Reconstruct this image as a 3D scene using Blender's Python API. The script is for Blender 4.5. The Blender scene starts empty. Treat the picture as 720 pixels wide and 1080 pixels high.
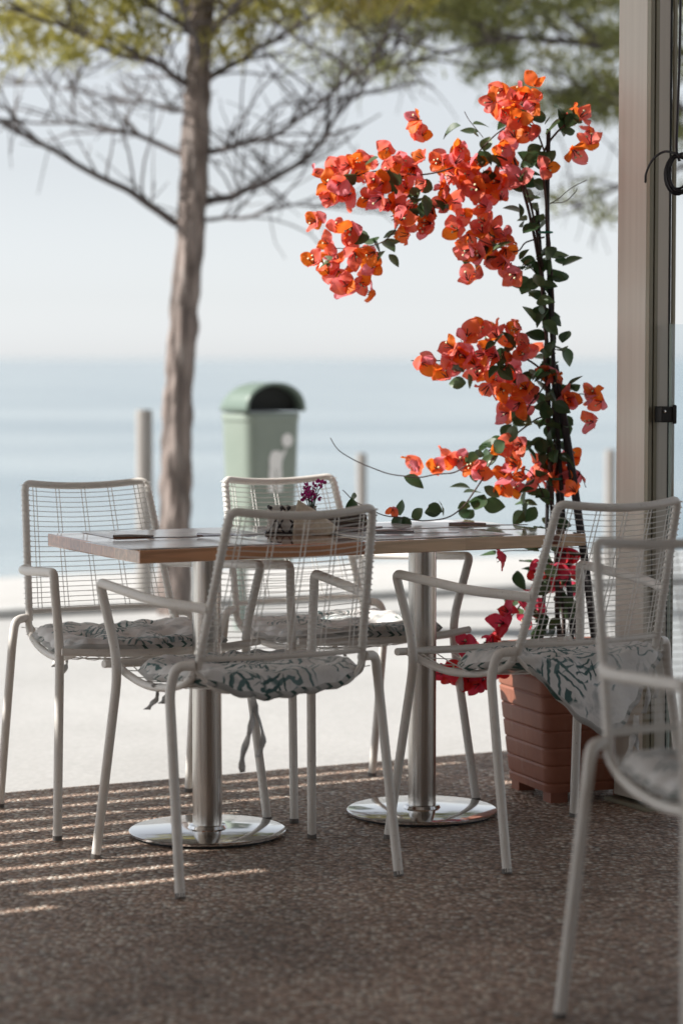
import bpy, bmesh, math, random
from mathutils import Vector, Matrix, Quaternion, noise

random.seed(7)
R = math.radians
C = bpy.context.scene.collection
scene = bpy.context.scene

# ------------------------------------------------------------------ camera
F_PX, CAM_H = 2600.0, 1.2
PITCH = math.atan(162.0 / F_PX)
cam = bpy.data.cameras.new("camera")
cam_o = bpy.data.objects.new("camera", cam)
C.objects.link(cam_o)
cam_o.location = (0, 0, CAM_H)
cam_o.rotation_euler = (math.pi / 2 - PITCH, 0, 0)
cam.sensor_fit = 'VERTICAL'
cam.sensor_height = 36.0
cam.lens = 36.0 * F_PX / 1080.0
cam.clip_start = 0.05
cam.clip_end = 20000
cam.dof.use_dof = True
cam.dof.focus_distance = 6.25
cam.dof.aperture_fstop = 2.2
scene.camera = cam_o

# ------------------------------------------------------------------ light
SUN_EL = R(40)
SUN_AZ = R(-90)                      # clockwise from +Y : the sun stands left
S = Vector((math.sin(SUN_AZ) * math.cos(SUN_EL), math.cos(SUN_AZ) * math.cos(SUN_EL), math.sin(SUN_EL)))
world = bpy.data.worlds.new("World")
scene.world = world
world.use_nodes = True
wn, wl = world.node_tree.nodes, world.node_tree.links
wn.clear()
sky = wn.new('ShaderNodeTexSky')
sky.sky_type = 'NISHITA'
sky.sun_disc = False
sky.sun_elevation = SUN_EL
sky.sun_rotation = SUN_AZ
sky.air_density = 1.0
sky.dust_density = 0.3
sky.ozone_density = 1.0
hs = wn.new('ShaderNodeHueSaturation')
hs.inputs['Saturation'].default_value = 0.12
bg = wn.new('ShaderNodeBackground')
bg.inputs['Strength'].default_value = 0.077
wo = wn.new('ShaderNodeOutputWorld')
wl.new(sky.outputs[0], hs.inputs['Color'])
tint = wn.new('ShaderNodeMix')          # pale blue sea haze
tint.data_type = 'RGBA'; tint.blend_type = 'MULTIPLY'
tint.inputs[0].default_value = 1.0
tint.inputs[7].default_value = (0.965, 1.0, 1.045, 1)
wl.new(hs.outputs[0], tint.inputs[6])
wl.new(tint.outputs[2], bg.inputs['Color'])
wl.new(bg.outputs[0], wo.inputs['Surface'])
sun = bpy.data.lights.new("sun", 'SUN')
sun.energy = 4.6
sun.angle = R(0.35)
sun.color = (1.0, 0.965, 0.91)
sun_o = bpy.data.objects.new("sun", sun)
C.objects.link(sun_o)
sun_o.rotation_euler = S.to_track_quat('Z', 'Y').to_euler()
vs = scene.view_settings
vs.view_transform = 'Standard'
vs.look = 'None'
vs.gamma = 1.0
vs.use_curve_mapping = False
vs.exposure = 0.82

# ------------------------------------------------------------------ helpers
def T(px, py, Y):
    """world point that stands at depth Y where the photo shows pixel px, py"""
    a, b = (px - 360) / F_PX, (540 - py) / F_PX
    cp, sp = math.cos(PITCH), math.sin(PITCH)
    dy, dz = cp + b * sp, -sp + b * cp
    t = Y / dy
    return Vector((a * t, Y, CAM_H + dz * t))

TH = R(27)
U = Vector((math.cos(TH), math.sin(TH), 0))
V = Vector((-math.sin(TH), math.cos(TH), 0))
def UV(u, v, z=0.0):
    p = U * u + V * v
    return Vector((p.x, p.y, z))

def cr(pts, n=6):
    P = [Vector(p) for p in pts]
    if len(P) < 3:
        return [P[0].lerp(P[-1], i / n) for i in range(n + 1)]
    out = []
    for i in range(len(P) - 1):
        p0 = P[i - 1] if i else P[0] * 2 - P[1]
        p1, p2 = P[i], P[i + 1]
        p3 = P[i + 2] if i + 2 < len(P) else P[-1] * 2 - P[-2]
        for k in range(n):
            t = k / n
            out.append(0.5 * ((2 * p1) + (p2 - p0) * t + (2 * p0 - 5 * p1 + 4 * p2 - p3) * t * t + (3 * p1 - p0 - 3 * p2 + p3) * t ** 3))
    out.append(P[-1])
    return out

def fillet(pts, r, n=5):
    """polyline with rounded corners"""
    P = [Vector(p) for p in pts]
    out = [P[0]]
    for i in range(1, len(P) - 1):
        a, b, c = P[i - 1], P[i], P[i + 1]
        ra = min(r, (a - b).length * .48, (c - b).length * .48)
        s, e = b + (a - b).normalized() * ra, b + (c - b).normalized() * ra
        for k in range(n + 1):
            t = k / n
            out.append(s * (1 - t) ** 2 + b * 2 * t * (1 - t) + e * t * t)
    out.append(P[-1])
    return out

class MB:
    def __init__(s):
        s.v, s.f, s.m = [], [], []
    def tube(s, pts, r, n=8, caps=True, mi=0):
        P = [Vector(p) for p in pts]
        N = len(P)
        rr = r if isinstance(r, (list, tuple)) else [r] * N
        tan = [(P[min(i + 1, N - 1)] - P[max(i - 1, 0)]).normalized() for i in range(N)]
        nrm = tan[0].orthogonal().normalized()
        base = len(s.v)
        for i in range(N):
            if i:
                q = tan[i - 1].rotation_difference(tan[i])
                nrm = (q @ nrm)
                nrm = (nrm - tan[i] * nrm.dot(tan[i])).normalized()
            bn = tan[i].cross(nrm)
            for k in range(n):
                a = 2 * math.pi * k / n
                s.v.append(P[i] + (nrm * math.cos(a) + bn * math.sin(a)) * rr[i])
        for i in range(N - 1):
            for k in range(n):
                a, b = base + i * n + k, base + i * n + (k + 1) % n
                s.f.append((a, b, b + n, a + n)); s.m.append(mi)
        if caps:
            s.f.append(tuple(base + k for k in reversed(range(n)))); s.m.append(mi)
            s.f.append(tuple(base + (N - 1) * n + k for k in range(n))); s.m.append(mi)
        return s
    def box(s, c, size, M=None, mi=0):
        c = Vector(c); x, y, z = (Vector(size) / 2)
        b = len(s.v)
        for dx, dy, dz in ((-x,-y,-z),(x,-y,-z),(x,y,-z),(-x,y,-z),(-x,-y,z),(x,-y,z),(x,y,z),(-x,y,z)):
            p = Vector((dx, dy, dz))
            s.v.append(c + (M @ p if M else p))
        for q in ((3,2,1,0),(4,5,6,7),(0,1,5,4),(1,2,6,5),(2,3,7,6),(3,0,4,7)):
            s.f.append(tuple(b + i for i in q)); s.m.append(mi)
        return s
    def lathe(s, prof, n=32, c=(0, 0, 0), mi=0, close=True):
        c = Vector(c); b = len(s.v); N = len(prof)
        for r, z in prof:
            for k in range(n):
                a = 2 * math.pi * k / n
                s.v.append(c + Vector((r * math.cos(a), r * math.sin(a), z)))
        for i in range(N - 1):
            for k in range(n):
                p, q = b + i * n + k, b + i * n + (k + 1) % n
                s.f.append((p, q, q + n, p + n)); s.m.append(mi)
        if close:
            s.f.append(tuple(b + k for k in reversed(range(n)))); s.m.append(mi)
            s.f.append(tuple(b + (N - 1) * n + k for k in range(n))); s.m.append(mi)
        return s
    def prism(s, poly, z0, z1, mi=0):
        """poly : list of (x, y) counter-clockwise"""
        b = len(s.v); n = len(poly)
        for z in (z0, z1):
            for p in poly:
                s.v.append(Vector((p[0], p[1], z)))
        s.f.append(tuple(b + k for k in reversed(range(n)))); s.m.append(mi)
        s.f.append(tuple(b + n + k for k in range(n))); s.m.append(mi)
        for k in range(n):
            k2 = (k + 1) % n
            s.f.append((b + k, b + k2, b + n + k2, b + n + k)); s.m.append(mi)
        return s
    def face(s, pts, mi=0):
        b = len(s.v)
        s.v += [Vector(p) for p in pts]
        s.f.append(tuple(range(b, b + len(pts)))); s.m.append(mi)
        return s
    def grid(s, fn, nu, nv, mi=0, flip=False):
        b = len(s.v)
        for j in range(nv + 1):
            for i in range(nu + 1):
                s.v.append(Vector(fn(i / nu, j / nv)))
        for j in range(nv):
            for i in range(nu):
                a = b + j * (nu + 1) + i
                q = (a, a + 1, a + nu + 2, a + nu + 1)
                s.f.append(q[::-1] if flip else q); s.m.append(mi)
        return s
    def xform(s, M):
        s.v = [M @ p for p in s.v]
        return s
    def mesh(s, name, mats, smooth=True):
        me = bpy.data.meshes.new(name)
        me.from_pydata([tuple(p) for p in s.v], [], s.f)
        for m in (mats if isinstance(mats, (list, tuple)) else [mats]):
            me.materials.append(m)
        me.polygons.foreach_set('material_index', s.m)
        me.polygons.foreach_set('use_smooth', [smooth] * len(s.f))
        me.update()
        return me
    def build(s, name, mats, parent=None, smooth=True, bevel=0, loc=None, rz=None, autosmooth=True):
        me = s.mesh(name, mats, smooth)
        if smooth and autosmooth:
            try:
                me.set_sharp_from_angle(angle=R(42))
            except Exception:
                pass
        o = bpy.data.objects.new(name, me)
        C.objects.link(o)
        if parent: o.parent = parent
        if loc is not None: o.location = loc
        if rz is not None: o.rotation_euler.z = rz
        if bevel:
            md = o.modifiers.new('bevel', 'BEVEL')
            md.width = bevel; md.segments = 2; md.limit_method = 'ANGLE'; md.angle_limit = R(40)
        return o

def tag(o, label, cat, group=None, kind=None):
    if label: o['label'] = label
    if cat: o['category'] = cat
    if group: o['group'] = group
    if kind: o['kind'] = kind
    return o
def struct(o):
    o['kind'] = 'structure'
    return o
def thing(name, label, cat, loc=(0, 0, 0), rz=0, group=None):
    o = bpy.data.objects.new(name, None)
    C.objects.link(o)
    o.location = loc; o.rotation_euler = (0, 0, rz)
    o.empty_display_size = .1
    return tag(o, label, cat, group)

# ------------------------------------------------------------------ materials
def mat(name, col=(.5, .5, .5), rough=.6, metal=0.0, **kw):
    m = bpy.data.materials.new(name)
    m.use_nodes = True
    b = m.node_tree.nodes['Principled BSDF']
    b.inputs['Base Color'].default_value = (*col, 1)
    b.inputs['Roughness'].default_value = rough
    b.inputs['Metallic'].default_value = metal
    for k, v in kw.items():
        b.inputs[k.replace('_', ' ')].default_value = v
    return m
class NT:
    def __init__(s, m):
        s.m = m; s.t = m.node_tree; s.b = s.t.nodes['Principled BSDF']; s.out = s.t.nodes['Material Output']
    def n(s, typ, **kw):
        x = s.t.nodes.new(typ)
        for k, v in kw.items():
            if k in x.inputs: x.inputs[k].default_value = v
            else: setattr(x, k, v)
        return x
    def l(s, a, b): s.t.links.new(a, b)
    def coord(s, scale=(1, 1, 1), rot=(0, 0, 0), out='Object'):
        tc = s.n('ShaderNodeTexCoord'); mp = s.n('ShaderNodeMapping')
        mp.inputs['Scale'].default_value = scale; mp.inputs['Rotation'].default_value = rot
        s.l(tc.outputs[out], mp.inputs['Vector'])
        return mp.outputs[0]
    def noise(s, vec, scale, detail=4, rough=.55, dist=0):
        x = s.n('ShaderNodeTexNoise')
        x.inputs['Scale'].default_value = scale; x.inputs['Detail'].default_value = detail
        x.inputs['Roughness'].default_value = rough; x.inputs['Distortion'].default_value = dist
        s.l(vec, x.inputs['Vector'])
        return x
    def ramp(s, fac, stops, interp='LINEAR'):
        x = s.n('ShaderNodeValToRGB'); x.color_ramp.interpolation = interp
        e = x.color_ramp.elements
        while len(e) < len(stops): e.new(.5)
        for i, (p, c) in enumerate(stops):
            e[i].position = p
            e[i].color = (*c, 1) if isinstance(c, (tuple, list)) else (c, c, c, 1)
        s.l(fac, x.inputs[0])
        return x.outputs[0]
    def mix(s, fac, a, b, blend='MIX'):
        x = s.n('ShaderNodeMix', data_type='RGBA', blend_type=blend)
        for i, val in ((0, fac), (6, a), (7, b)):
            if hasattr(val, 'links'): s.l(val, x.inputs[i])
            elif isinstance(val, (tuple, list)): x.inputs[i].default_value = (*val, 1)
            else: x.inputs[i].default_value = val
        return x.outputs[2]
    def bump(s, h, strength=.3, dist=.01):
        x = s.n('ShaderNodeBump'); x.inputs['Strength'].default_value = strength; x.inputs['Distance'].default_value = dist
        s.l(h, x.inputs['Height']); s.l(x.outputs[0], s.b.inputs['Normal'])
    def col(s, c): s.l(c, s.b.inputs['Base Color'])
    def rough(s, c): s.l(c, s.b.inputs['Roughness'])

# terrace: exposed aggregate
m_terrace = mat('exposed_aggregate', rough=.8)
t = NT(m_terrace); vec = t.coord()
vo = t.n('ShaderNodeTexVoronoi', Scale=88.0); t.l(vec, vo.inputs['Vector'])
vo2 = t.n('ShaderNodeTexVoronoi', Scale=150.0); t.l(vec, vo2.inputs['Vector'])
sepc = t.n('ShaderNodeSeparateColor'); t.l(vo.outputs['Color'], sepc.inputs[0])
peb = t.ramp(sepc.outputs[0], [(0, (.27, .175, .125)), (.35, (.40, .27, .20)), (.6, (.49, .345, .26)), (.82, (.57, .455, .365)), (.97, (.75, .69, .60))])
edge = t.ramp(vo.outputs['Distance'], [(.2, 1.08), (.8, .40)])
peb = t.mix(1.0, peb, edge, 'MULTIPLY')
big = t.noise(vec, 1.7, 5)
peb = t.mix(1.0, peb, t.ramp(big.outputs[0], [(.3, .66), (.7, 1.3)]), 'MULTIPLY')
st_ = t.noise(vec, 4.5, 6, .7, .8)
peb = t.mix(1.0, peb, t.ramp(st_.outputs[0], [(.30, .55), (.42, 1.0), (.66, 1.0), (.78, 1.35)]), 'MULTIPLY')
t.col(peb)
hh = t.ramp(vo.outputs['Distance'], [(.0, 1.0), (.7, .0)])
t.bump(hh, .9, .006)
t.rough(t.ramp(sepc.outputs[1], [(0, .45), (1, .85)]))

m_pave = mat('pale_concrete', rough=.85)
t = NT(m_pave); vec = t.coord()
a = t.noise(vec, .8, 8, .65); b_ = t.noise(vec, 60, 3)
c = t.ramp(a.outputs[0], [(.3, (.34, .335, .328)), (.7, (.455, .45, .442))])
t.col(t.mix(.35, c, t.ramp(b_.outputs[0], [(.3, (.29, .287, .28)), (.7, (.49, .485, .475))])))
t.bump(b_.outputs[0], .2, .004)

m_kerb = mat('grey_kerb_stone', rough=.85)
t = NT(m_kerb); vec = t.coord()
a = t.noise(vec, 6, 6)
t.col(t.ramp(a.outputs[0], [(.3, (.38, .38, .375)), (.7, (.48, .48, .47))]))

m_sand = mat('pale_sand', rough=.95)
t = NT(m_sand); vec = t.coord()
a = t.noise(vec, 1.2, 8, .6); b_ = t.noise(vec, 30, 4)
t.col(t.ramp(a.outputs[0], [(.3, (.40, .39, .375)), (.7, (.50, .49, .475))]))
t.bump(b_.outputs[0], .5, .02)

m_sea = mat('sea_water', (.06, .15, .20), .18)
t = NT(m_sea); vec = t.coord((1, 1.8, 1))
a = t.noise(vec, .7, 6, .6); b_ = t.noise(vec, .05, 3)
t.bump(a.outputs[0], .35, .25)
t.col(t.ramp(b_.outputs[0], [(.38, (.17, .235, .27)), (.62, (.30, .36, .38))]))

m_frame = mat('offwhite_painted_steel', (.60, .565, .52), .42)
t = NT(m_frame); vec = t.coord()
a = t.noise(vec, 9, 5); b_ = t.noise(vec, 130, 2)
t.col(t.mix(t.ramp(b_.outputs[0], [(.66, 0.0), (.75, .5)]), t.ramp(a.outputs[0], [(.3, (.70, .665, .615)), (.7, (.79, .765, .725))]), (.30, .24, .19)))
t.rough(t.ramp(a.outputs[0], [(.3, .38), (.7, .55)]))
m_cap = mat('grey_plastic_cap', (.16, .15, .14), .7)
m_wire = mat('offwhite_wire', (.80, .785, .755), .45)

m_steel = mat('brushed_steel', (.62, .60, .57), .26, 1.0)
t = NT(m_steel); vec = t.coord((90, 90, 1.5))
a = t.noise(vec, 1.5, 3); t.rough(t.ramp(a.outputs[0], [(.3, .20), (.7, .27)]))
m_disc = mat('polished_steel', (.78, .78, .78), .16, 1.0)
t = NT(m_disc); vec = t.coord()
a = t.noise(vec, 12, 6, .7); t.rough(t.ramp(a.outputs[0], [(.3, .05), (.7, .13)]))
m_rubber = mat('black_rubber', (.02, .02, .02), .7)

def wood(name, dark, mid, light, contrast=1.0):
    m = mat(name, rough=.38, Coat_Weight=1.0, Coat_Roughness=.05)
    t = NT(m); vec = t.coord()
    sp = t.n('ShaderNodeSeparateXYZ'); t.l(vec, sp.inputs[0])
    # staves .075 wide across local y, each with its own tone and grain along x
    mul = t.n('ShaderNodeMath', operation='MULTIPLY'); mul.inputs[1].default_value = 13.3; t.l(sp.outputs[1], mul.inputs[0])
    fl = t.n('ShaderNodeMath', operation='FLOOR'); t.l(mul.outputs[0], fl.inputs[0])
    mx = t.n('ShaderNodeMath', operation='MULTIPLY'); mx.inputs[1].default_value = 3.1; t.l(sp.outputs[0], mx.inputs[0])
    off = t.n('ShaderNodeMath', operation='MULTIPLY_ADD'); off.inputs[1].default_value = .37; t.l(fl.outputs[0], off.inputs[0]); t.l(mx.outputs[0], off.inputs[2])
    fx = t.n('ShaderNodeMath', operation='FLOOR'); t.l(off.outputs[0], fx.inputs[0])
    cb = t.n('ShaderNodeCombineXYZ'); t.l(fl.outputs[0], cb.inputs[0]); t.l(fx.outputs[0], cb.inputs[1])
    wn_ = t.n('ShaderNodeTexWhiteNoise', noise_dimensions='3D'); t.l(cb.outputs[0], wn_.inputs['Vector'])
    fr = t.n('ShaderNodeMath', operation='FRACT'); t.l(mul.outputs[0], fr.inputs[0])
    seam = t.ramp(fr.outputs[0], [(0, 1.45), (.05, 1.0), (.95, 1.0), (1, 1.45)])
    v2 = t.n('ShaderNodeMapping'); v2.inputs['Scale'].default_value = (4, 60, 60); t.l(vec, v2.inputs['Vector'])
    ad = t.n('ShaderNodeVectorMath', operation='ADD'); t.l(v2.outputs[0], ad.inputs[0]); t.l(wn_.outputs['Color'], ad.inputs[1])
    g = t.noise(ad.outputs[0], 1.0, 5, .6, .6)
    tone = t.ramp(wn_.outputs['Value'], [(0, dark), (.5, mid), (1, light)])
    grain = t.ramp(g.outputs[0], [(.3, 1 - .35 * contrast), (.65, 1.1)])
    c = t.mix(1.0, tone, grain, 'MULTIPLY')
    t.col(t.mix(1.0, c, seam, 'MULTIPLY'))
    t.rough(t.ramp(g.outputs[0], [(.3, .22), (.7, .13)]))
    return m
m_wood_l = wood('red_brown_butcher_block', (.34, .13, .062), (.55, .25, .12), (.66, .39, .225))
m_wood_r = wood('pale_pine_board', (.54, .35, .21), (.66, .46, .30), (.70, .53, .37), .7)
m_knot = mat('wood_knot', (.16, .045, .02), .5)

m_paper = mat('white_paper', (.80, .81, .83), .25, Coat_Weight=.5, Coat_Roughness=.12)
t = NT(m_paper); vec = t.coord()
a = t.noise(vec, 18, 4); t.col(t.ramp(a.outputs[0], [(.3, (.74, .75, .78)), (.7, (.84, .84, .85))])); t.bump(a.outputs[0], .06, .002)
m_napkin = mat('white_napkin', (.72, .70, .66), .85)
m_linen = mat('beige_linen', (.55, .47, .37), .9)
t = NT(m_linen); vec = t.coord()
a = t.noise(vec, 90, 3); t.col(t.ramp(a.outputs[0], [(.3, (.46, .39, .30)), (.7, (.62, .54, .44))])); t.bump(a.outputs[0], .3, .003)
m_iron = mat('dark_iron', (.025, .02, .022), .5, .4)
m_cutlery = mat('cutlery_steel', (.35, .34, .36), .25, 1.0)
m_darkwood = mat('dark_stained_wood', (.07, .045, .032), .5)
t = NT(m_darkwood); vec = t.coord((6, 60, 60))
a = t.noise(vec, 1, 4); t.col(t.ramp(a.outputs[0], [(.3, (.045, .03, .022)), (.7, (.11, .07, .05))]))
m_glassvase = mat('small_glass_vase', (.75, .8, .8), .08, Transmission_Weight=.9, IOR=1.45)

def cushion_mat():
    m = mat('printed_cotton', rough=.9)
    t = NT(m); vec = t.coord()
    n1 = t.noise(vec, 5, 3)
    base = t.ramp(n1.outputs[0], [(.35, (.62, .61, .595)), (.6, (.76, .75, .74))])
    wash = t.ramp(t.noise(vec, 12, 4, .6, .6).outputs[0], [(.54, 0.0), (.66, .6)])
    base = t.mix(wash, base, (.24, .275, .285))
    # two layers of palm-leaf print: fans of stripes inside scattered patches
    for scale, lo, hi, freq, pk, off in ((7.4, .10, .52, 13, .25, 0), (11.5, .06, .46, 11, .4, 3.7)):
        sh = t.n('ShaderNodeVectorMath', operation='ADD'); t.l(vec, sh.inputs[0]); sh.inputs[1].default_value = (off, off * .7, 0)
        wv = t.noise(sh.outputs[0], 20, 2)
        dm = t.n('ShaderNodeVectorMath', operation='MULTIPLY_ADD'); t.l(wv.outputs['Color'], dm.inputs[0]); dm.inputs[1].default_value = (.035, .035, .035); t.l(sh.outputs[0], dm.inputs[2])
        vo = t.n('ShaderNodeTexVoronoi', Scale=scale); t.l(dm.outputs[0], vo.inputs['Vector'])
        sub = t.n('ShaderNodeVectorMath', operation='SUBTRACT'); t.l(dm.outputs[0], sub.inputs[0]); t.l(vo.outputs['Position'], sub.inputs[1])
        sepc = t.n('ShaderNodeSeparateColor'); t.l(vo.outputs['Color'], sepc.inputs[0])
        rt = t.n('ShaderNodeVectorRotate'); rt.rotation_type = 'Z_AXIS'; t.l(sub.outputs[0], rt.inputs['Vector'])
        an = t.n('ShaderNodeMath', operation='MULTIPLY'); an.inputs[1].default_value = 6.28; t.l(sepc.outputs[2], an.inputs[0]); t.l(an.outputs[0], rt.inputs['Angle'])
        sp = t.n('ShaderNodeSeparateXYZ'); t.l(rt.outputs[0], sp.inputs[0])
        # frond: stripes slanting off a mid rib
        ab = t.n('ShaderNodeMath', operation='ABSOLUTE'); t.l(sp.outputs[0], ab.inputs[0])
        ml = t.n('ShaderNodeMath', operation='MULTIPLY_ADD'); ml.inputs[1].default_value = -1.3; t.l(ab.outputs[0], ml.inputs[0]); t.l(sp.outputs[1], ml.inputs[2])
        fq = t.n('ShaderNodeMath', operation='MULTIPLY'); fq.inputs[1].default_value = freq * scale * 2.2; t.l(ml.outputs[0], fq.inputs[0])
        si = t.n('ShaderNodeMath', operation='SINE'); t.l(fq.outputs[0], si.inputs[0])
        st = t.ramp(si.outputs[0], [(.45, 0.0), (.62, 1.0)])
        dist = t.ramp(vo.outputs['Distance'], [(lo, 1.0), (hi, .0)], 'CONSTANT')
        dist = t.ramp(vo.outputs['Distance'], [(hi - .06, 1.0), (hi, 0.0)])
        pick = t.ramp(sepc.outputs[0], [(pk, 0.0), (pk + .03, 1.0)])
        f = t.mix(1.0, t.mix(1.0, st, dist, 'MULTIPLY'), pick, 'MULTIPLY')
        ink = t.ramp(sepc.outputs[1], [(0, (.035, .085, .085)), (.45, (.10, .18, .18)), (1, (.27, .34, .36))])
        base = t.mix(f, base, ink)
    t.col(base)
    fine = t.noise(vec, 34, 5)
    t.bump(fine.outputs[0], .55, .012)
    return m
m_cush = cushion_mat()
m_cush_side = mat('striped_cotton_edge', rough=.9)
t = NT(m_cush_side); vec = t.coord()
sp = t.n('ShaderNodeSeparateXYZ'); t.l(vec, sp.inputs[0])
at = t.n('ShaderNodeMath', operation='ADD'); t.l(sp.outputs[0], at.inputs[0]); t.l(sp.outputs[1], at.inputs[1])
sc = t.n('ShaderNodeMath', operation='MULTIPLY'); sc.inputs[1].default_value = 190; t.l(at.outputs[0], sc.inputs[0])
si = t.n('ShaderNodeMath', operation='SINE'); t.l(sc.outputs[0], si.inputs[0])
big = t.noise(vec, 7, 2)
stripe = t.mix(1.0, t.ramp(si.outputs[0], [(.40, 0.0), (.6, 1.0)]), t.ramp(big.outputs[0], [(.40, 0.0), (.48, 1.0)]), 'MULTIPLY')
t.col(t.mix(stripe, t.ramp(big.outputs[0], [(.3, (.36, .36, .35)), (.6, (.52, .50, .48))]), (.04, .085, .075)))
m_tie = mat('grey_cotton_tie', (.40, .40, .39), .95)
t = NT(m_tie); vec = t.coord()
a = t.noise(vec, 45, 3); t.col(t.ramp(a.outputs[0], [(.35, (.40, .41, .41)), (.65, (.68, .67, .65))]))

m_pot = mat('terracotta_plastic', (.33, .115, .06), .55)
t = NT(m_pot); vec = t.coord()
a = t.noise(vec, 7, 6, .65)
c = t.ramp(a.outputs[0], [(.3, (.22, .074, .042)), (.7, (.31, .112, .064))])
st_ = t.noise(t.coord((1, 1, .35)), 16, 7, .75)
t.col(t.mix(t.ramp(st_.outputs[0], [(.55, 0.0), (.75, .35)]), c, (.42, .30, .24)))
t.bump(a.outputs[0], .12, .01)
m_soil = mat('dark_soil', (.05, .035, .025), .95)

def thin_mat(name, stops, rough=.5, trans=.45, scale=30, per_object=0.0, tint=1.0):
    """thin leaf or petal: Principled mixed with a translucent shader"""
    m = mat(name, rough=rough)
    t = NT(m); vec = t.coord()
    n1 = t.noise(vec, scale, 3)
    if per_object:
        oi = t.n('ShaderNodeNewGeometry')
        ma = t.n('ShaderNodeMath', operation='MULTIPLY_ADD'); ma.inputs[1].default_value = per_object
        t.l(oi.outputs['Random Per Island'], ma.inputs[0])
        mb = t.n('ShaderNodeMath', operation='MULTIPLY'); mb.inputs[1].default_value = 1 - per_object * .55
        t.l(n1.outputs[0], mb.inputs[0]); t.l(mb.outputs[0], ma.inputs[2])
        fac = ma.outputs[0]
    else:
        fac = n1.outputs[0]
    c = t.ramp(fac, stops)
    t.col(c)
    tr = t.n('ShaderNodeBsdfTranslucent'); t.l(c, tr.inputs['Color'])
    mx = t.n('ShaderNodeMixShader'); mx.inputs[0].default_value = trans
    t.l(t.b.outputs[0], mx.inputs[1]); t.l(tr.outputs[0], mx.inputs[2])
    t.l(mx.outputs[0], t.out.inputs['Surface'])
    return m
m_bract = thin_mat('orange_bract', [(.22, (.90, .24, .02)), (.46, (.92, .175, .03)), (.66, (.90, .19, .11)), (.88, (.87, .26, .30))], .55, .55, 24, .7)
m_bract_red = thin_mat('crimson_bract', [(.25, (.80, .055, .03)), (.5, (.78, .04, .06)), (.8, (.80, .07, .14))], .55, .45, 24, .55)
m_leaf = thin_mat('bougainvillea_leaf', [(.3, (.035, .075, .030)), (.6, (.065, .12, .048)), (.8, (.11, .165, .07))], .36, .35, 14, .4)
m_stem = mat('brown_stem', (.06, .04, .035), .75)
t = NT(m_stem); vec = t.coord()
a = t.noise(vec, 40, 4); t.col(t.ramp(a.outputs[0], [(.3, (.035, .025, .025)), (.7, (.12, .075, .06))]))
m_stake = mat('dark_stake', (.028, .024, .026), .7)
m_stamen = mat('pale_stamen', (.72, .66, .40), .6)
m_clip = mat('green_plastic_clip', (.02, .22, .14), .4)
m_magenta = thin_mat('magenta_petal', [(.3, (.30, .01, .12)), (.7, (.55, .03, .28))], .6, .3, 60)

m_bark = mat('grey_brown_bark', rough=.95)
t = NT(m_bark); vec = t.coord((14, 14, 3.2))
vo = t.n('ShaderNodeTexVoronoi', Scale=1.5); t.l(vec, vo.inputs['Vector'])
a = t.noise(vec, 1.4, 6, .65)
c = t.ramp(a.outputs[0], [(.3, (.17, .13, .112)), (.55, (.35, .285, .255)), (.8, (.55, .49, .45))])
t.col(t.mix(1.0, c, t.ramp(vo.outputs['Distance'], [(.2, 1.0), (.8, .45)]), 'MULTIPLY'))
t.bump(vo.outputs['Distance'], 1.0, -.05)
m_twig = mat('dark_twig', (.095, .08, .078), .9)
m_needle = thin_mat('yellow_green_pine_needles', [(.3, (.20, .20, .035)), (.55, (.38, .34, .08)), (.75, (.50, .42, .14))], .6, .45, 3)
m_needle_d = thin_mat('dark_green_pine_needles', [(.3, (.09, .105, .035)), (.55, (.20, .21, .07)), (.75, (.34, .30, .12))], .6, .4, 3)

m_bin = mat('sage_green_plastic', (.26, .37, .29), .42)
t = NT(m_bin); vec = t.coord()
a = t.noise(vec, 5, 4); t.col(t.ramp(a.outputs[0], [(.3, (.20, .24, .20)), (.7, (.24, .28, .235))]))
m_bin_hood = mat('darker_sage_plastic', (.155, .205, .17), .35)
m_black = mat('black_mouth_shade', (.012, .014, .012), .8)
m_sticker = mat('white_sticker', (.80, .79, .76), .5)
m_oldwood = mat('weathered_wood', (.52, .48, .43), .9)
t = NT(m_oldwood); vec = t.coord((20, 20, 2))
a = t.noise(vec, 1.5, 5); t.col(t.ramp(a.outputs[0], [(.3, (.25, .23, .212)), (.7, (.33, .312, .295))]))
m_alu = mat('champagne_aluminium', (.42, .36, .315), .42, .25)
t = NT(m_alu); vec = t.coord((30, 30, 1.1))
a = t.noise(vec, 1.0, 5, .6); t.col(t.ramp(a.outputs[0], [(.3, (.53, .475, .405)), (.7, (.63, .575, .50))]))
t.rough(t.ramp(a.outputs[0], [(.3, .36), (.7, .52)]))
m_alu_d = mat('olive_aluminium', (.26, .235, .17), .42, .25)
m_gasket = mat('black_gasket', (.015, .014, .013), .7)
m_cable = mat('black_cable', (.014, .012, .016), .5)
m_roof = mat('white_roof_boards', (.7, .67, .63), .8)
t = NT(m_roof); vec = t.coord((3, 40, 40))
a = t.noise(vec, 1.0, 4); t.col(t.ramp(a.outputs[0], [(.3, (.62, .59, .55)), (.7, (.74, .71, .68))]))

m_deck = mat('brown_roof_deck', (.20, .15, .11), .8)
m_pane = bpy.data.materials.new('clear_pane'); m_pane.use_nodes = True
t = NT(m_pane)
tr = t.n('ShaderNodeBsdfTransparent'); tr.inputs[0].default_value = (.90, .93, .95, 1)
gl = t.n('ShaderNodeBsdfGlossy'); gl.inputs['Roughness'].default_value = .02
lw = t.n('ShaderNodeLayerWeight'); lw.inputs[0].default_value = .5
frc = t.ramp(lw.outputs['Facing'], [(.0, .03), (.7, .09), (1.0, .6)])
mx = t.n('ShaderNodeMixShader')
t.l(frc, mx.inputs[0]); t.l(tr.outputs[0], mx.inputs[1]); t.l(gl.outputs[0], mx.inputs[2])
t.l(mx.outputs[0], t.out.inputs['Surface'])

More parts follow.
